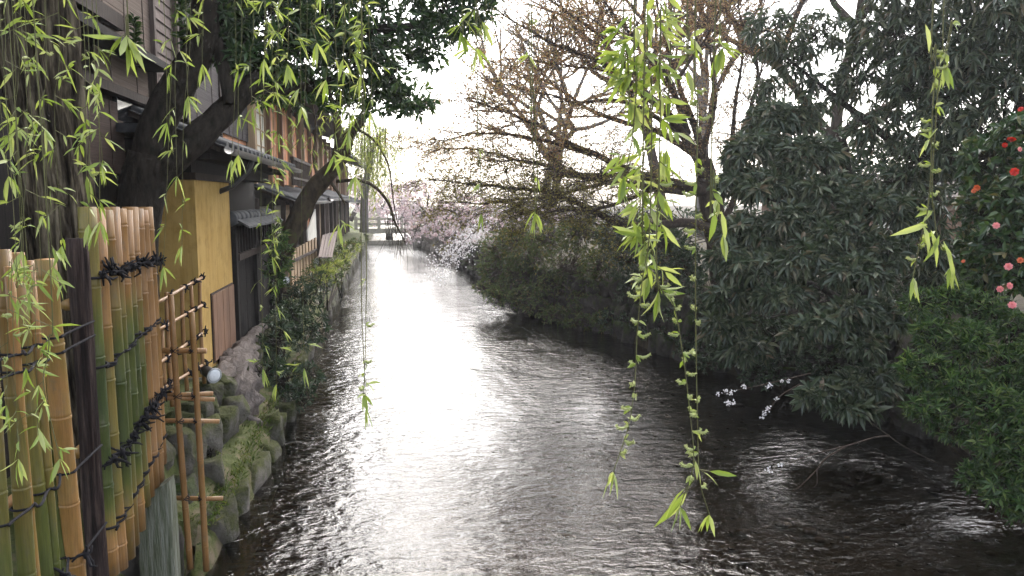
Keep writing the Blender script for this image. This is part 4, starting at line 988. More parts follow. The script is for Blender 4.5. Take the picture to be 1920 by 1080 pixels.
shrub('mixed low plants along the bank below the last houses', [(650, 462, 27, 16, 10), (662, 456, 31, 14, 8), (672, 452, 36, 12, 8), (640, 470, 24, 14, 10), (680, 450, 40, 10, 7)], 40, M['leaf_shrub'], .14, .05, 6, -.3, stem_to=.35)
shrub('round dark clipped bush overhanging the water below the houses', [(640, 500, 19.0, 16, 16), (628, 520, 17, 18, 18)], 30, M['leaf_shrub'], .07, .03, 6, -.1, stem_to=.2)
shrub('bright green climbing leaves against the end of the black board wall', [(520, 445, 11.6, 18, 34), (528, 480, 11.4, 18, 30), (515, 520, 11.2, 16, 30)], 22, M['leaf_bush'], .10, .03, 5, .1, stem_to=.7)
shrub('thin leafy weeds on the gnarled root', [(465, 780, 8.3, 16, 22), (448, 740, 8.4, 10, 14), (470, 745, 8.5, 16, 24), (485, 700, 8.9, 14, 30)], 16, M['leaf_shrub'], .035, .014, 5, -.3, stem_to=.4)
shrub('small dark ferns growing from the bank stones under the trellis', [(330, 830, 6.4, 14, 30), (365, 960, 5.9, 22, 20), (320, 930, 5.8, 10, 24), (300, 1000, 5.2, 10, 18), (378, 990, 5.7, 16, 12)], 12, M['leaf_bush'], .07, .014, 6, -.4, stem_to=.2)
shrub('tiny leaved creeper covering the wall stones below the gnarled root', [(350, 800, 6.9, 20, 26), (395, 850, 6.7, 16, 24), (425, 800, 7.6, 18, 20), (370, 760, 7.2, 18, 14), (455, 830, 7.7, 16, 16), (480, 790, 8.6, 18, 18), (340, 900, 6.2, 14, 30), (500, 770, 9.0, 20, 22), (440, 880, 6.9, 10, 10), (470, 850, 7.6, 12, 10)], 16, M['grass'], .032, .014, 6, -.2, None, 'creeper', 'rhomb', .5, 0, .3)
# grass and moss tufts along the ledge
mb = MB(); n = 9000; yy = 5.6 + 34 * rng.random(n) ** 1.6; xx = np.array([XL(a) for a in yy]) - rng.uniform(.0, .55, n) ** 1.0; zz = .26 + .12 * np.clip((np.array([XL(a) for a in yy]) - xx) / .4, 0, 1)
a = rng.uniform(0, 6.28, n); D = np.stack([np.cos(a) * .6, np.sin(a) * .6, rng.uniform(.3, 1, n)], 1)
mb.leaves(np.stack([xx, yy, zz - .02], 1), D, rng.normal(size=(n, 3)), rng.uniform(.02, .06, n) * (1 + yy * .06), .006 * (1 + yy * .08), None, 'rhomb', .3)
o = mb.build('bank_grass', M['grass'], None, False, 'stuff'); o['label'] = 'short grass and moss tufts on the stone ledge by the water'; o['category'] = 'grass'

# --- spreading bronze-leaved tree (right bank)
YS_ = 13.5
sp = thing('spreading_tree', 'wide spreading tree with fine dark branches and bronze new leaves over the stream', 'tree', PY(1348, 520, YS_) * (1, 1, 0) + (0, 0, ZR))
bark_trunk('trunk', [PY(1362, 560, YS_), PY(1350, 480, YS_), PY(1340, 420, YS_), PY(1328, 350, YS_), PY(1318, 300, YS_)], [.26, .23, .21, .2, .17], M['bark_brown'], sp, 12, 24, .12, 4, 2)
LIMBS = [([(1322, 320, 0), (1270, 235, -.3), (1200, 165, -.6), (1110, 115, -.9), (1010, 62, -1.2), (925, 8, -1.4)], .12),
         ([(1330, 360, 0), (1250, 340, -.4), (1186, 324, -.6), (1144, 305, -.9), (1070, 268, -1.2), (996, 227, -1.5), (930, 200, -1.7), (870, 190, -1.9)], .115),
         ([(1345, 430, 0), (1280, 418, -.5), (1200, 425, -.9), (1144, 412, -1.1), (1089, 380, -1.3), (1040, 362, -1.5), (960, 350, -1.8), (880, 345, -2.0), (800, 335, -2.2)], .11),
         ([(1325, 310, 0), (1300, 230, .3), (1262, 120, .4), (1235, 20, .5), (1220, -60, .5)], .10),
         ([(1345, 400, 0), (1362, 330, -.2), (1372, 250, -.2), (1388, 120, -.3), (1405, -10, -.4)], .10),
         ([(1350, 430, 0), (1385, 350, .2), (1380, 290, .3), (1420, 180, .4), (1450, 40, .5)], .08),
         ([(1318, 300, 0), (1240, 250, .8), (1130, 215, 1.6), (1020, 150, 2.2), (900, 110, 2.6)], .09),
         ([(1330, 370, 0), (1220, 330, .8), (1100, 330, 1.5), (980, 300, 2.2), (860, 280, 2.6), (790, 290, 2.8)], .085),
         ([(1290, 250, -.2), (1250, 140, -1.0), (1170, 50, -1.6), (1120, -20, -1.8)], .07),
         ([(1280, 360, -.2), (1180, 345, -1.2), (1090, 330, -1.8), (1000, 310, -2.2), (910, 300, -2.4)], .07),
         ([(1310, 300, 0), (1340, 200, .5), (1330, 100, .8), (1310, -20, 1)], .07),
         ([(1240, 205, -.4), (1150, 140, -.4), (1060, 125, -.3), (950, 110, 0)], .045), ([(1290, 260, 0), (1180, 195, .4), (1080, 190, .8), (980, 165, 1.2), (900, 150, 1.4)], .05),
         ([(1200, 325, -.6), (1110, 350, -.4), (1010, 372, 0), (900, 385, .3), (820, 380, .5)], .045), ([(1240, 345, -.4), (1150, 385, -1.4), (1050, 398, -2), (960, 400, -2.4)], .045), ([(1110, 290, -1), (1010, 262, -.6), (900, 250, -.2), (810, 260, 0)], .04),
         ([(1300, 230, .2), (1200, 90, .2), (1120, 40, .2), (1030, 0, .2)], .05), ([(1380, 280, 0), (1420, 150, -.4), (1400, 60, -.6), (1380, -30, -.7)], .05), ([(1270, 150, .3), (1330, 60, .2), (1360, -30, 0)], .04), ([(1150, 80, -.8), (1060, 20, -.6), (990, -40, -.6)], .04)]
S0, S1, RA, RB, LP, LD = [], [], [], [], [], []
for pts, r in LIMBS:
    w_ = [PY(u, v, YS_ + dy) for u, v, dy in pts]; q = spline(w_, 40); q = q + np.array([[fbm(p * 1.2, 1, 3) * .10, fbm(p * 1.2 + 9, 1, 3) * .1, fbm(p * 1.4 + 5, 1, 3) * .10] for p in q]) * np.linspace(0, 1, 40)[:, None]
    rad = np.linspace(r, .012, 40) ** 1.0; rad = r * .8 * (1 - np.linspace(0, 1, 40)) ** 1.15 + .007
    t = MB(); t.tube(q, rad, 8); t.build('limb', M['bark_brown'], sp, True)
    L = np.sum(np.linalg.norm(np.diff(q, axis=0), axis=1)); nb = int(L / .07)
    for b in range(nb):
        i = int(3 + 36 * ((b + random.random()) / nb) ** .8); i = min(i, 39); p = q[i]; T = unit(q[min(i + 1, 39)] - q[max(i - 1, 0)])
        sd = unit(np.cross(T, [0, 0, 1])) * random.choice((-1, 1)); d = unit(T * random.uniform(.35, 1.0) + sd * random.uniform(.2, 1) + np.array([0, 0, random.uniform(-.35, .55)]))
        ln = random.uniform(.4, 1.7) * (1.1 - .45 * i / 39); r0 = min(rad[i] * .5, .012); seg = 7; pp_ = p
        for s in range(seg):
            d = unit(d + rng.normal(size=3) * .22 + np.array([0, 0, -.02])); p2 = pp_ + d * ln / seg
            S0.append(pp_); S1.append(p2); RA.append(max(.0022, r0 * (1 - s / seg))); RB.append(max(.002, r0 * (1 - (s + 1) / seg)))
            if s > 0 and random.random() < .9:
                for _ in range(2):
                    d3 = unit(d * .7 + rng.normal(size=3) * (.7, .7, .45)); l3 = random.uniform(.14, .5); e = p2 + d3 * l3 * .5; e2 = e + unit(d3 + rng.normal(size=3) * .3) * l3 * .5
                    S0 += [p2, e]; S1 += [e, e2]; RA += [.0032, .0024]; RB += [.0024, .0014]
                    for _ in range(5): LP.append(p2 + (e2 - p2) * random.uniform(.2, 1.05) + rng.normal(size=3) * .04); LD.append(d3)
            pp_ = p2
mb = MB(); mb.twigs(np.array(S0), np.array(S1), np.array(RA), np.array(RB)); mb.build('twigs', M['bark_brown'], sp, False, 'stuff')
LP = np.array(LP); LD = np.array(LD); print('spreading leaves', len(LP), 'twigs', len(S0))
low = (LP[:, 2] + rng.normal(size=len(LP)) * .25) < 3.15
n = len(LP); N_ = np.array([0, 0, 1.0]) + rng.normal(size=(n, 3)) * .45; D_ = LD * .6 + rng.normal(size=(n, 3)) * (.8, .8, .4)
for nm, sel, mt in (('crown', ~low, 'leaf_bronze'), ('lower_foliage', low, 'leaf_olive')):
    mb = MB(); mb.leaves(LP[sel], D_[sel], N_[sel], rng.uniform(.03, .066, sel.sum()), rng.uniform(.015, .028, sel.sum()), None, 'rhomb', .15); mb.build(nm, M[mt], sp, False, 'stuff')

# --- bare tree far behind
def bare_tree(label, base, h, spread, seed, name='bare_tree', group=None, mat='bark_grey', levels=5, blossom=None, nb=3, lsize=.1):
    o = thing(name, label, 'tree', base, group); rr = random.Random(seed); A, B, RA, RB, tips = [], [], [], [], []
    def grow(p, d, ln, r, lv):
        seg = 3
        for s in range(seg):
            d = unit(d + np.array([rr.gauss(0, .12), rr.gauss(0, .12), rr.gauss(.03, .08)])); q = p + d * ln / seg; A.append(p); B.append(q); RA.append(r * (1 - .3 * s / seg)); RB.append(r * (1 - .3 * (s + 1) / seg)); p = q
            if lv <= 2: tips.append(q)
        if lv > 0:
            for k in range(nb):
                e = unit(d * rr.uniform(.6, 1.1) + np.array([rr.gauss(0, spread), rr.gauss(0, spread), rr.gauss(.05, spread * .6)])); grow(p, e, ln * rr.uniform(.62, .86), r * .62, lv - 1)
    grow(np.asarray(base, float), np.array([0, 0, 1.0]), h * .3, h * .022, levels)
    mb = MB(); mb.twigs(np.array(A), np.array(B), np.array(RA), np.array(RB), 0.0, 5); mb.build('branches', M[mat], o, True)
    if blossom:
        T = np.array(tips); n = len(T) * blossom[1]; P = np.repeat(T, blossom[1], 0) + rng.normal(size=(n, 3)) * blossom[2]
        mb = MB(); mb.leaves(P, rng.normal(size=(n, 3)), rng.normal(size=(n, 3)), rng.uniform(.6, 1.3, n) * lsize, lsize * .9, None, 'rhomb', .1, .3); mb.build('blossom' if 'blossom' in blossom[0] else 'crown', M[blossom[0]], o, False, 'stuff')
    return o
bare_tree('tall bare grey tree rising behind the cherry trees', (6.8, 34, ZR), 11, .42, 4)
bare_tree('bare grey tree behind the spreading bronze tree', (12.5, 30, ZR), 12, .45, 9)
BT = 'budding trees standing behind the spreading tree'
bare_tree('tall bronze budding tree behind the dark evergreens', (10.5, 17, ZR), 10, .5, 33, 'budding_tree', BT, 'bark_brown', 5, ('leaf_bronze', 1, .16), 3, .065)
bare_tree('wide bronze budding tree between the bare grey trees', (9.0, 25, ZR), 11, .5, 37, 'budding_tree', BT, 'bark_brown', 5, ('leaf_bronze', 1, .2), 3, .08)
bare_tree('pale budding tree above the cherry trees', (5.6, 27, ZR), 9, .5, 41, 'budding_tree', BT, 'bark_grey', 5, ('leaf_bronze', 1, .2), 3, .07)
# --- cherries in blossom, beyond
CH = 'cherry trees in blossom'
def cherry(label, base, trunk_top, cl, dens, L, group=CH):
    b = np.asarray(base, float); t = PY(*trunk_top); m = (b + t) / 2 + (.2, 0, 0)
    lim = [([t, (t + PY(*c[:3])) / 2 + (0, 0, .15), PY(*c[:3])], [.06, .04, .012]) for c in cl[:8]]
    return clump_tree('cherry_tree', label, 'tree', b, ([b, m, t], [.2, .15, .09]), lim, cl, dens, M['blossom'], L, L * .85, M['bark_brown'], 5, 0, 'rhomb', .1, 0, group, .35, .6, 1.2, .008, 'blossom', 10)
cherry('pale pink cherry tree in full blossom above the pale stone wall', (5.6, 29, ZR), (880, 420, 29), [(855, 400, 28, 36, 22), (880, 430, 27.5, 34, 24), (835, 425, 29, 34, 22), (905, 400, 28, 34, 20), (850, 445, 28.5, 30, 16), (870, 370, 29, 30, 14), (820, 390, 29.5, 26, 16), (930, 425, 27, 30, 20)], 34, .085)
cherry('pink cherry tree in blossom beside the far footbridge', (4.9, 38, ZR), (800, 400, 38), [(790, 400, 37, 30, 22), (770, 380, 38, 26, 18), (815, 430, 36.5, 26, 18), (760, 410, 38, 22, 22), (830, 400, 37, 26, 18), (785, 430, 37.5, 24, 18), (805, 360, 38, 26, 14), (775, 445, 37, 20, 12)], 46, .10)
cherry('cherry tree in blossom beyond the footbridge on the right bank', (2.6, 54, ZR), (752, 390, 54), [(748, 380, 53, 26, 20), (735, 400, 54, 22, 18), (765, 360, 54, 26, 16), (740, 350, 55, 24, 16), (760, 420, 53, 18, 14), (780, 350, 54, 24, 14)], 60, .14)
cherry('blossoming cherry closing the view behind the footbridge', (0.2, 62, ZR), (718, 390, 62), [(718, 385, 61, 24, 18), (700, 370, 62, 20, 18), (705, 400, 61, 20, 16), (728, 360, 62, 22, 14), (715, 415, 61, 24, 10)], 70, .16)
cherry('tall cherry in blossom at the far end of the house row', (-3.0, 57, ZR), (672, 360, 57), [(675, 345, 56, 22, 18), (690, 360, 57, 16, 16), (660, 360, 57, 20, 20), (690, 395, 56, 14, 18), (676, 385, 56, 16, 16)], 60, .16)
cherry('low pink cherry spreading behind the green shrubs', (7.5, 24, ZR), (1000, 400, 24), [(960, 410, 23, 36, 20), (1010, 400, 23.5, 36, 20), (1060, 410, 23, 36, 18), (920, 380, 24, 30, 14), (1110, 405, 23.5, 36, 16)], 22, .075)
# white flowering branch reaching over the water
fb = thing('flowering_branch', 'white flowering branch reaching down over the water beside the green shrubs', 'branch', PY(900, 420, 23))
mb = MB(); q = spline([PY(915, 415, 23), PY(885, 440, 22.6), (PY(855, 470, 22.2)), PY(822, 500, 22)], 24); mb.tube(q, np.linspace(.03, .006, 24), 6); mb.build('stem', M['bark_brown'], fb, True)
mb = MB(); n = 900; P = q[rng.integers(2, 24, n)] + rng.normal(size=(n, 3)) * .2; mb.leaves(P, rng.normal(size=(n, 3)), rng.normal(size=(n, 3)), .06, .05, None, 'rhomb', .1); mb.build('blossom', M['blossom_white'], fb, False, 'stuff')
# distant pale willow by the last house
wt = thing('weeping_willow', 'distant pale yellow weeping willow above the last house', 'tree', (-.9, 42, ZL))
bark_trunk('trunk', [(-1.5, 42, ZL), (-1.4, 42, 3), (-1.0, 42, 5.0), (-.4, 41.8, 6.2)], [.25, .2, .14, .05], M['bark_grey'], wt, 10, 16)
mb = MB(); ml = MB()
for k in range(240):
    weeping(mb, ml, np.array([-1.0 + rng.normal() * .9, 42 + rng.normal() * .9, 6.6 - rng.random() ** 2 * 1.6]), rng.uniform(1.2, 3.6), .006, (0, 0), .18, .04, .11)
mb.build('hanging_twigs', M['twig_green'], wt, False, 'stuff'); ml.build('crown', M['leaf_pale'], wt, False, 'stuff')

# --- shrubs along the right bank
shrub('bright olive green shrub overhanging the water in the middle of the right bank', [(935, 470, 18.5, 42, 44), (925, 510, 18.2, 36, 34), (975, 450, 18.0, 45, 40), (980, 515, 17.4, 44, 44), (950, 545, 17.6, 34, 22), (905, 540, 17.6, 20, 14), (1000, 480, 17.4, 44, 40), (940, 555, 17.0, 36, 18), (985, 560, 16.6, 40, 24), (1010, 575, 16.2, 34, 18)], 46, M['leaf_shrub'], .075, .034, 5, -.1, None, 'shrub', 'rhomb', .6, 0, .9, M['bark_brown'])
shrub('dark green shrub with trailing branches above the retaining wall', [(1040, 545, 16.2, 44, 44), (1070, 500, 16.0, 50, 46), (1110, 560, 15.2, 46, 40), (1060, 590, 15.8, 40, 22), (1130, 500, 15.0, 48, 46), (1090, 440, 16.0, 60, 34), (1030, 450, 16.8, 50, 34), (1040, 592, 15.4, 34, 18), (1090, 605, 14.8, 36, 18), (1140, 600, 14.2, 36, 22)], 42, M['leaf_shrub'], .07, .03, 5, -.1, None, 'shrub', 'rhomb', .6, 0, .9, M['bark_brown'])
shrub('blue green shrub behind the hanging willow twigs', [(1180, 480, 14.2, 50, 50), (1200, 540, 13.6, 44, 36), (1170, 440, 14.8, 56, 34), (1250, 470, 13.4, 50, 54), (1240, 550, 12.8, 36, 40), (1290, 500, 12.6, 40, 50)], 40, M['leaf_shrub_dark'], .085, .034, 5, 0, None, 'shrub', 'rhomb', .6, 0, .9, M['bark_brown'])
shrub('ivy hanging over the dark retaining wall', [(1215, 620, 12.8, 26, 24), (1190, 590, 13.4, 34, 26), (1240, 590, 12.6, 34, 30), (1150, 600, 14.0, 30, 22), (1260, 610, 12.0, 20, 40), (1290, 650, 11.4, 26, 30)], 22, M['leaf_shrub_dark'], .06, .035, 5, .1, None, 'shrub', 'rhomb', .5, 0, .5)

# --- dark drooping-leaved evergreens (right)
d_cl = [(1420, 290, 9.5, 60, 50), (1460, 240, 9.6, 60, 46), (1390, 350, 9.4, 45, 40), (1450, 360, 9.0, 60, 46), (1520, 300, 9.0, 56, 46), (1560, 370, 8.6, 60, 44), (1500, 420, 8.6, 64, 40), (1410, 440, 8.9, 60, 40), (1370, 490, 8.9, 44, 34), (1580, 450, 8.2, 60, 40), (1640, 400, 8.2, 54, 44),
        (1440, 510, 8.5, 66, 40), (1520, 490, 8.2, 60, 40), (1380, 560, 8.7, 50, 34), (1470, 560, 8.2, 54, 30), (1610, 520, 7.8, 60, 40), (1550, 610, 7.7, 50, 30), (1500, 630, 7.7, 34, 22), (1600, 590, 7.6, 44, 34), (1660, 480, 7.9, 50, 40), (1620, 650, 7.5, 36, 26), (1590, 735, 7.3, 56, 34), (1540, 750, 7.3, 40, 24), (1640, 720, 7.3, 44, 40), (1600, 770, 7.1, 40, 18), (1660, 600, 7.8, 40, 40), (1360, 620, 9.0, 40, 40), (1400, 660, 8.8, 44, 34)]
clump_tree('drooping_evergreen', 'dark broadleaf evergreen with drooping leaf whorls hanging over the water', 'tree', PY(1640, 760, 9.2) * (1, 1, 0) + (0, 0, ZR), ([PY(1640, 700, 9.4), PY(1620, 560, 9.4), PY(1600, 420, 9.5), PY(1580, 260, 9.6)], [.13, .11, .09, .05]),
           [([PY(1625, 600, 9.4), PY(1540, 540, 8.8), PY(1450, 520, 8.6), PY(1390, 520, 8.8)], [.05, .04, .03, .01]), ([PY(1610, 480, 9.4), PY(1520, 400, 9), PY(1430, 370, 9.1)], [.05, .035, .012]), ([PY(1635, 680, 9.3), PY(1600, 700, 8.2), PY(1560, 745, 7.4)], [.05, .03, .01]), ([PY(1590, 350, 9.5), PY(1500, 290, 9.3), PY(1440, 250, 9.5)], [.04, .03, .01])],
           d_cl, 22, M['leaf_drooping'], .135, .04, M['bark_dark'], 8, .3, 'long', .3, 300, None, .7, .6, .95, .006, tier=.88)
d2 = [(1450, 60, 10, 60, 50), (1500, 120, 10, 50, 46), (1440, 170, 10, 40, 40), (1540, 60, 10, 50, 50), (1560, 170, 9.8, 50, 40), (1510, 210, 9.6, 44, 34), (1620, 130, 9.4, 56, 60), (1640, 240, 9.0, 56, 50), (1690, 60, 9, 66, 60), (1720, 170, 8.8, 66, 60), (1780, 60, 8.6, 70, 60), (1800, 180, 8.4, 70, 56), (1870, 80, 8.2, 70, 70), (1900, 190, 8.0, 60, 56), (1720, 290, 8.6, 66, 50), (1790, 290, 8.2, 50, 40), (1680, 340, 8.6, 50, 40), (1740, 400, 8.8, 60, 60), (1770, 480, 8.6, 60, 50), (1690, 430, 8.8, 40, 44), (1960, 120, 8, 60, 90), (1850, -30, 8.4, 90, 50), (1700, -30, 8.8, 80, 50), (1740, 110, 8.6, 60, 50), (1830, 120, 8.2, 60, 50), (1890, 30, 8.0, 60, 50), (1770, 230, 8.3, 60, 40), (1690, 130, 9.2, 50, 50), (1850, 240, 8.0, 60, 40), (1640, 40, 9.4, 50, 50)]
clump_tree('tall_evergreen', 'tall dark evergreen with narrow hanging leaves rising behind the camellia', 'tree', PY(1760, 700, 9.6) * (1, 1, 0) + (0, 0, ZR), ([PY(1765, 640, 9.6), PY(1750, 450, 9.6), PY(1745, 250, 9.6), PY(1730, 60, 9.5), PY(1720, -80, 9.5)], [.15, .13, .11, .09, .05]),
           [([PY(1748, 320, 9.6), PY(1640, 240, 9.4), PY(1540, 160, 9.9), PY(1450, 90, 10)], [.06, .05, .03, .01]), ([PY(1745, 220, 9.6), PY(1830, 160, 8.8), PY(1900, 140, 8.2)], [.05, .035, .012]), ([PY(1735, 120, 9.6), PY(1640, 60, 9.7), PY(1560, 30, 10)], [.05, .03, .01])],
           d2, 9.5, M['leaf_drooping'], .135, .034, M['bark_dark'], 6, .7, 'long', .3, 300, None, .6, .5, .8, .006)
# dark undergrowth on the right bank below them
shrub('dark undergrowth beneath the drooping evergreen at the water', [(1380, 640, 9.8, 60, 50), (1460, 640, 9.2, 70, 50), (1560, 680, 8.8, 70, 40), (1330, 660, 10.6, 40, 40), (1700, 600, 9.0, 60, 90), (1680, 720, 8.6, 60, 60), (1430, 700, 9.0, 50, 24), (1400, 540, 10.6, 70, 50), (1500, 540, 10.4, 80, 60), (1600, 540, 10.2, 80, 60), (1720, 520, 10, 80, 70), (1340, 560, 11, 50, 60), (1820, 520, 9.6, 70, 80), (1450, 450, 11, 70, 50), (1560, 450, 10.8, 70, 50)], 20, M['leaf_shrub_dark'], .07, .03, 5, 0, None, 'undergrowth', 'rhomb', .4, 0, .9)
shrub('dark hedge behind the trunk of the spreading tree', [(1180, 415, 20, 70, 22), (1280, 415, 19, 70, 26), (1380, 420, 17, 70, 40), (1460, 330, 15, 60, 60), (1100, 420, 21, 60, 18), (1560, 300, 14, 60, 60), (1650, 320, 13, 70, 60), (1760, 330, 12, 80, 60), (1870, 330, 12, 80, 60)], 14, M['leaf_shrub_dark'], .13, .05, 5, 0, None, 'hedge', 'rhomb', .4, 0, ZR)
# --- bright green bush (right edge)
g_cl = [(1730, 570, 6.4, 34, 24), (1790, 560, 6.3, 40, 30), (1850, 580, 6.2, 44, 36), (1910, 620, 6.0, 40, 40), (1750, 630, 6.2, 40, 34), (1820, 640, 6.0, 46, 40), (1890, 690, 5.8, 46, 44), (1740, 700, 6.0, 40, 36), (1800, 720, 5.8, 44, 36), (1860, 760, 5.6, 46, 38), (1920, 780, 5.5, 50, 44), (1740, 770, 5.8, 34, 34), (1790, 800, 5.7, 36, 26), (1860, 830, 5.5, 40, 30), (1920, 860, 5.3, 40, 44), (1830, 890, 5.5, 30, 26), (1880, 920, 5.3, 40, 34), (1920, 940, 5.2, 40, 30), (1700, 690, 6.0, 16, 30), (1960, 700, 5.6, 50, 100), (1960, 880, 5.2, 50, 80)]
shrub('bright green fine leaved bush hanging to the water at the foot of the camellia', g_cl, 22, M['leaf_bush'], .075, .016, 9, -.25, None, 'leafy_bush', 'rhomb', .65, 300, .6)
# --- camellia with blooms
cam = shrub('camellia with glossy leaves and pink and red blooms above the fine leaved bush', [(1860, 300, 6.8, 60, 50), (1910, 260, 6.6, 50, 40), (1850, 380, 6.8, 50, 50), (1910, 380, 6.4, 60, 60), (1880, 450, 6.4, 56, 50), (1920, 500, 6.2, 50, 50), (1850, 500, 6.6, 40, 40), (1960, 400, 6.2, 60, 140), (1830, 440, 7, 40, 50)], 15, M['leaf_camellia'], .085, .042, 5, .1, None, 'camellia_bush', 'long', .5, 200, ZR)
def bloom(parent, p, r, mat, seed):
    mb = MB(); rr = np.random.default_rng(seed); f = unit(CAM - p) * .8 + np.array([0, 0, .1]); f = unit(f + rr.normal(size=3) * .25); A = unit(np.cross(f, [0, 0, 1])); B = np.cross(f, A)
    for lay, (kk, rad, lift) in enumerate(((7, 1.0, .15), (6, .75, .45), (5, .5, .8), (3, .28, 1.1))):
        for i in range(kk):
            a = 2 * math.pi * (i + .5 * lay) / kk; d = np.cos(a) * A + np.sin(a) * B; t = np.cross(f, d); c = p
            v = [c, c + d * r * rad * .6 + t * r * .42 * rad + f * r * lift * .5, c + d * r * rad + t * r * .2 * rad + f * r * lift * .8, c + d * r * rad - t * r * .2 * rad + f * r * lift * .8, c + d * r * rad * .6 - t * r * .42 * rad + f * r * lift * .5]
            mb.add(v, [[[0, 1, 2, 3, 4]]], rr.random())
    return mb.build('flower', mat, parent, True)
for i, (u, v, y, r, c) in enumerate(((1868, 423, 6.0, .030, 'petal_pink'), (1891, 500, 5.85, .034, 'petal_pink'), (1875, 542, 5.85, .028, 'petal_pink'), (1893, 536, 5.8, .030, 'petal_pink'), (1898, 572, 5.75, .034, 'petal_pink'), (1913, 488, 5.8, .026, 'petal_orange'),
                                     (1897, 260, 6.1, .036, 'petal_red'), (1902, 322, 6.0, .036, 'petal_red'), (1884, 272, 6.2, .022, 'petal_red'), (1832, 352, 6.4, .03, 'petal_orange'), (1826, 358, 6.4, .022, 'petal_orange'), (1914, 205, 6.2, .025, 'petal_red'), (1806, 490, 6.4, .018, 'petal_orange'), (1912, 280, 6.1, .022, 'petal_pink'))):
    bloom(cam, PY(u, v, y), r, M[c], i)

# --- white blossom sprays and a bare branch over the dark water
def flower_sprig(label, stems, flowers, y, name='blossom_twig', size=.02, base=None):
    o = thing(name, label, 'branch', PY(*stems[0][0], y) if base is None else base)
    for s in stems:
        q = spline([PY(u, v, y - .004 * k) for k, (u, v) in enumerate(s)], 18); mb = MB(); mb.tube(q, np.linspace(.007, .0028, 18), 6); mb.build('stem', M['bark_brown'], o, True)
    for k, (u, v) in enumerate(flowers):
        c_ = PY(u, v, y - .02); mb = MB(); mm = 11; mb.leaves(c_ + rng.normal(size=(mm, 3)) * size * .5, rng.normal(size=(mm, 3)), unit(CAM - c_) + rng.normal(size=(mm, 3)) * .7, size * rng.uniform(.7, 1.3, mm), size * .8, None, 'rhomb', .1); mb.build('flower', M['blossom_white'], o)
    return o
flower_sprig('bare forked twig with two white blossoms low over the dark water', [[(1760, 870), (1700, 840), (1665, 816), (1630, 790)], [(1668, 817), (1640, 820), (1590, 835), (1530, 850), (1480, 868)], [(1590, 835), (1550, 858), (1530, 882), (1500, 912), (1486, 920)], [(1532, 880), (1532, 905), (1526, 915)]], [(1464, 873), (1443, 881)], 6.0, 'bare_twig', .018)
flower_sprig('white blossom sprays hanging over the water under the drooping evergreen', [[(1520, 700), (1470, 712), (1410, 726), (1350, 738)], [(1500, 720), (1460, 745), (1440, 775)]], [(1346, 738), (1362, 732), (1368, 737), (1375, 733), (1394, 724), (1367, 756), (1374, 757), (1362, 755), (1440, 725), (1444, 722), (1466, 714), (1457, 748), (1438, 770), (1432, 775), (1428, 783), (1441, 765), (1480, 714)], 7.0, 'blossom_twig', .02)

# ------------------------------------------------------------------ the willow in front
WX, WY = -1.95, 4.55
wl = thing('willow_tree', 'old willow with deeply furrowed trunk and fresh hanging twigs over the bamboo fence', 'tree', (WX, WY, ZL))
c0 = PX(108, 300, WX); 
bark_trunk('trunk', [(c0[0] + .05, c0[1], .5), (c0[0] + .03, c0[1], 1.6), (c0[0], c0[1], 2.6), (c0[0] - .06, c0[1] - .02, 3.6), (c0[0] - .02, c0[1] - .05, 4.6)], [.24, .205, .19, .19, .2], M['bark_willow'], wl, 120, 150, .06, 3, 0, .26)
mb = MB(); ml = MB()
for pts, rad in (([(c0[0], c0[1], 4.4), (-1.5, 4.1, 5.1), (-.7, 3.2, 5.5), (.3, 2.4, 5.5), (1.2, 1.9, 5.3), (1.9, 1.6, 5.1)], [.15, .12, .1, .07, .05, .02]), ([(c0[0], c0[1], 4.4), (-1.7, 3.6, 5.0), (-1.4, 2.6, 5.3), (-.9, 1.8, 5.2)], [.14, .1, .07, .03]), ([(c0[0], c0[1], 4.3), (-1.6, 4.9, 5.3), (-1.0, 5.3, 6.0), (-.2, 5.4, 6.2)], [.13, .1, .06, .03]), ([(-.7, 3.2, 5.5), (-.4, 3.4, 5.7), (.1, 3.7, 5.7)], [.06, .04, .02])):
    bark_trunk('limb', pts, rad, M['bark_willow'], wl, 12, 24, .1, 4, 2)
LV = []       # all willow leaves: P, D, N, L, W
CK = MB()
def add_leaf(p, d, L, W, nrm=None):
    LV.append((p, d, rng.normal(size=3) * .8 + np.array([0, 0, .6]) if nrm is None else nrm, L, W))
def catkin(p, d, L):
    d = unit(d); up = np.array([0, 0, 1.0]); q = [p, p + d * L * .4 - up * L * .1, p + d * L * .75 + up * L * .02, p + d * L * .95 + up * L * .25]; q = spline(q, 7); CK.tube(q, [.0015, .003, .0036, .0036, .003, .0022, .001], 5, True, rng.random())
    T = unit(np.gradient(q, axis=0))
    for k in range(1, 6):
        m = 5; a = rng.uniform(0, 6.28, m); A = unit(np.cross(T[k], [.3, .9, .1])); B = np.cross(T[k], A); D = np.cos(a)[:, None] * A + np.sin(a)[:, None] * B + T[k] * .5
        CK.leaves(np.tile(q[k], (m, 1)), D, rng.normal(size=(m, 3)), .007, .003, None, 'rhomb')
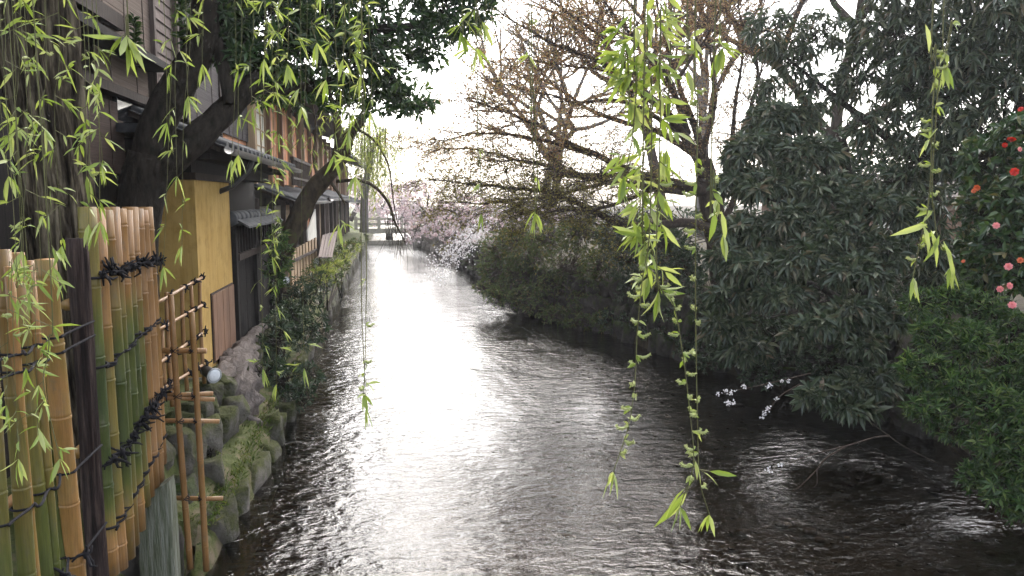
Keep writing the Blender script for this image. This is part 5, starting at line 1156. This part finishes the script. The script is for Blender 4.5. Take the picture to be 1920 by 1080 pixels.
def strand(pix, y, dens=1.0, Lf=.065, Wf=.013, tuft=(0, 1), cat=0.0, ztop=5.2, r=.0019, big_end=True, side=.10, y2=None):
    """hanging twig through photo points pix at distance y; a long bare run goes up to the limb"""
    y2 = y if y2 is None else y2
    pts = [PY(u, v, y + (y2 - y) * k / max(1, len(pix) - 1)) for k, (u, v) in enumerate(pix)]
    top = pts[0].copy(); top[2] = max(ztop, top[2] + .3)
    full = [top] + pts if top[2] > pts[0][2] + .2 else pts
    q = spline(full, 14 + 10 * len(full)); mb = MB(); mb.tube(q, np.linspace(r, r * .7, len(q)), 5); tw = mb.build('hanging_twig', M['twig_green'], wl, True)
    seg = np.linalg.norm(np.diff(q, axis=0), axis=1); s = np.concatenate([[0], np.cumsum(seg)]); Lt = s[-1]
    s0 = Lt - sum(np.linalg.norm(pts[i + 1] - pts[i]) for i in range(len(pts) - 1))
    def at(x): return np.array([np.interp(x, s, q[:, k]) for k in range(3)])
    x = s0 + (Lt - s0) * tuft[0]
    while x < s0 + (Lt - s0) * tuft[1]:
        p = at(x); a = rng.uniform(0, 6.28); fr = (x - s0) / max(.01, Lt - s0)
        h = np.array([math.cos(a), math.sin(a), 0])
        if rng.random() < cat:
            catkin(p, h + np.array([0, 0, -.1]), rng.uniform(.022, .038)); 
            for _ in range(2): add_leaf(p, h * .8 + rng.normal(size=3) * .4 + (0, 0, -.1), Lf * rng.uniform(.35, .6), Wf * .8)
        else:
            L = rng.uniform(.25, 1) * side
            e = p + h * L * .6 + np.array([0, 0, -L * .35]); sm = MB()
            LV_tw.append((p, e))
            for k in range(rng.integers(2, 6)):
                t = rng.random(); b = p + (e - p) * (t ** .6); dd = h * rng.uniform(.3, 1.1) + rng.normal(size=3) * .4 + np.array([0, 0, rng.uniform(-.9, .25)])
                add_leaf(b, dd, Lf * rng.uniform(.45, 1.1), Wf * rng.uniform(.6, .95))
        x += rng.uniform(.4, 1.5) * .085 / dens
    if big_end:
        p = at(Lt)
        for _ in range(4): add_leaf(p, rng.normal(size=3) * .35 + (0, 0, -1), Lf * rng.uniform(.9, 1.3), Wf)
    return tw
LV_tw = []
# left curtain in front of the trunk and fence
for (u, vt, y) in ((8, 330, 2.5), (22, 470, 2.4), (45, 560, 2.45), (78, 500, 2.5), (100, 460, 2.7), (15, 760, 2.3), (36, 860, 2.25), (60, 800, 2.3), (70, 240, 2.8), (30, 250, 2.6), (48, 690, 2.35)):
    hi = vt < 600
    strand([(u + rng.normal() * 8, -40 if hi else 380), (u + rng.normal() * 6, vt * .45 if hi else 500), (u + 8 + rng.normal() * 12, vt)], y, .95, .066, .0115, (.05, 1), .04, side=.13, r=.001)
for (u, vt, y, t) in ((168, 420, 2.6, (.18, 1)), (178, 300, 2.7, (.2, 1)), (186, 415, 2.5, (.35, 1)), (160, 330, 2.6, (.3, 1))):
    strand([(u - 8, -40), (u, vt * .5), (u + rng.normal() * 5, vt)], y, 1.1, .066, .0115, t, .03, side=.10, r=.0013)
strand([(88, 400), (92, 640), (82, 720), (112, 860)], 2.3, .8, .06, .012, (.5, 1), .0, side=.08)
strand([(236, -40), (236, 30), (237, 66)], 2.2, 1.1, .085, .017, (.2, 1), 0, side=.05)
# strands over the evergreen and the houses
for (u, vt, y, t, d) in ((316, 500, 3.4, (.2, 1), .5), (332, 330, 3.3, (.15, .95), .55), (352, 180, 3.0, (0, 1), .7), (378, 120, 3.0, (0, 1), .6), (308, 230, 3.2, (.1, 1), .4), (345, 460, 3.5, (.6, 1), .5), (440, 300, 3.2, (0, .3), .6),
                         (449, 290, 3.0, (.1, 1), .45), (475, 200, 3.0, (0, 1), .7), (492, 690, 3.6, (.05, 1), .8), (505, 480, 3.4, (0, 1), .9), (515, 720, 3.8, (.25, 1), 1.0), (520, 250, 3.3, (0, 1), .6), (560, 200, 3.0, (0, 1), .5), (605, 150, 2.8, (0, 1), .75), (588, 80, 2.8, (0, 1), .8), (628, 290, 2.9, (0, .7), .5),
                         (655, 240, 2.8, (0, 1), .9), (668, 330, 2.8, (.1, 1), .75), (690, 210, 2.8, (0, 1), .8), (645, 110, 2.7, (0, 1), .9), (678, 140, 2.8, (0, 1), .8), (540, 120, 2.9, (0, 1), .6), (500, 110, 3.0, (0, 1), .8), (572, 690, 3.8, (.93, 1), 1.0), (640, 420, 3.2, (.6, 1), .35), (890, 90, 2.6, (0, 1), .9), (868, 60, 2.6, (0, 1), .8), (905, 40, 2.5, (0, 1), .7)):
    strand([(u + rng.normal() * 4, -40), (u + rng.normal() * 5, vt * .5), (u + rng.normal() * 4, vt)], y, d * .9, .068, .0115, t, .12, side=.09, r=.0013)
strand([(676, -40), (677, 300), (678, 560), (683, 690), (686, 765)], 2.3, 2.0, .055, .011, (.91, 1), .1, side=.05, r=.0014)
strand([(684, 300), (686, 600), (682, 740)], 2.35, .9, .04, .009, (.5, 1), .4, side=.04, r=.0014)
strand([(992, -40), (994, 120), (1000, 300), (1004, 400)], 2.3, .7, .05, .011, (.15, .72), .75, side=.04, r=.002)
strand([(996, -40), (1002, 200), (1008, 345), (1004, 395)], 2.3, .9, .055, .012, (.84, 1), 0, side=.07, r=.002)
strand([(895, 200), (900, 300), (902, 400)], 3.0, .4, .05, .01, (.2, 1), .3, side=.05, r=.002)
# big right-hand cluster
YF = 1.75
for (pix, t, d, c) in (([(1190, -40), (1195, 120), (1185, 260), (1170, 330)], (0, 1), 1.2, 0), ([(1215, -40), (1222, 160), (1205, 320), (1200, 420), (1215, 520)], (0, 1), 1.0, .08), ([(1170, -40), (1176, 90), (1180, 190)], (0, 1), 1.1, 0), ([(1240, -40), (1238, 200), (1236, 330), (1240, 420)], (.05, 1), .9, .1),
                       ([(1260, -30), (1255, 120), (1250, 280)], (0, 1), .6, .3), ([(1206, 250), (1215, 420), (1228, 500), (1235, 545)], (0, 1), 1.2, .15)):
    strand(pix, YF + rng.uniform(-.08, .12), d * 2.5, .066, .0155, t, c, side=.05, r=.0022)
strand([(1218, 430), (1205, 520), (1195, 620), (1190, 720), (1178, 800), (1150, 885)], YF - .05, 2.4, .042, .011, (.1, .93), .97, side=.03, r=.0016, ztop=0)
strand([(1232, 510), (1262, 570), (1278, 650), (1292, 760), (1300, 870), (1275, 950)], YF - .05, 2.4, .044, .011, (.05, .93), .93, side=.03, r=.0016, ztop=0)
strand([(1305, -40), (1308, 200), (1304, 450), (1305, 650), (1308, 800), (1312, 900), (1330, 965)], YF - .02, 1.4, .045, .011, (.12, .95), .9, side=.03, r=.0018)
strand([(1335, 240), (1338, 320), (1345, 380), (1355, 440)], YF, 1.8, .055, .015, (.2, 1), .4, side=.04, r=.0018)
strand([(1290, -40), (1292, 50), (1288, 130)], YF, .9, .06, .015, (.2, 1), 0, side=.03, r=.0018)
strand([(1352, -40), (1350, 40), (1355, 90)], YF, .6, .06, .015, (.3, 1), 0, side=.03, r=.0018)
for p, ends in (((1310, 880), ((1385, 893), (1345, 900))), ((1300, 900), ((1235, 992), (1255, 985), (1240, 960)))):
    for (u, v) in ends:
        a, b = PY(*p, YF - .03), PY(u, v, YF - .03); add_leaf(a + (b - a) * .25, b - a, np.linalg.norm(b - a) * .8, .009); LV_tw.append((a, a + (b - a) * .3))
# strand on the far right
strand([(1752, -40), (1755, 90), (1748, 220), (1745, 330), (1738, 400), (1722, 470), (1712, 520)], YF + .1, 2.2, .045, .012, (.25, 1), .8, side=.03, r=.002)
strand([(1748, 340), (1752, 400), (1760, 450), (1790, 500)], YF + .1, 1.8, .05, .014, (.3, 1), .2, side=.03, r=.0018, ztop=0)
strand([(1772, -40), (1785, 40), (1770, 120)], YF + .1, .9, .05, .013, (.1, 1), .5, side=.05, r=.0018)
for (u0, v0, u1, v1, W) in ((1745, 430, 1768, 500, .018), (1762, 440, 1742, 492, .017), (1768, 450, 1806, 540, .018), (1730, 420, 1752, 480, .016), (1735, 45, 1750, 95, .015), (1340, 395, 1336, 452, .018), (1352, 395, 1366, 455, .018), (1740, 420, 1680, 440, .008)):
    a, b = PY(u0, v0, YF + .08), PY(u1, v1, YF + .06); add_leaf(a, b - a, np.linalg.norm(b - a), W, np.array([.2, -1, .3]) + rng.normal(size=3) * .1)
mb = MB(); a = np.array(LV_tw); mb.twigs(a[:, 0], a[:, 1], .0014, .0008); mb.build('side_twigs', M['twig_green'], wl, False, 'stuff')
CK.build('catkins', M['leaf_catkin'], wl, False, 'stuff')
P_, D_, N_, L_, W_ = [np.array([x[i] for x in LV], float) for i in range(5)]
big, rest = split_largest(P_, L_, 300)
lm = []
for wd in (.16, .2, .25):
    mb = MB(); mb.leaves([[0, 0, 0]], [[1, 0, 0]], [[0, 0, 1]], 1.0, wd, 0.0, 'long', .22, .18); me = mb.mesh('leaf', smooth=True); me.materials.append(M['leaf_willow']); lm.append(me)
for i in big:
    leaf_objects(lm[int(np.argmin([abs(W_[i] / L_[i] - x) for x in (.16, .2, .25)]))], wl, P_[i:i + 1], D_[i:i + 1], N_[i:i + 1], L_[i:i + 1])
mb = MB(); mb.leaves(P_[rest], D_[rest], N_[rest], L_[rest], W_[rest], None, 'long', .3, .18); mb.build('foliage', M['leaf_willow'], wl, True, 'stuff')
print('willow leaves', len(LV), 'objects', len(bpy.data.objects))

# ------------------------------------------------------------------ air
hz = MB(); hz.box2((-125, -25, -1.6), (125, 165, 13.5)); hm = bpy.data.materials.new('haze'); hm.use_nodes = True; hn = hm.node_tree; hn.nodes.clear()
ho = hn.nodes.new('ShaderNodeOutputMaterial'); hv = hn.nodes.new('ShaderNodeVolumePrincipled'); hv.inputs['Color'].default_value = (.96, .97, 1, 1); hv.inputs['Density'].default_value = .0012; hv.inputs['Anisotropy'].default_value = .35
hn.links.new(hv.outputs[0], ho.inputs['Volume'])
hb = hz.build('haze', hm); hb['kind'] = 'stuff'; hb['label'] = 'thin pale haze filling the air over the stream'; hb['category'] = 'haze'
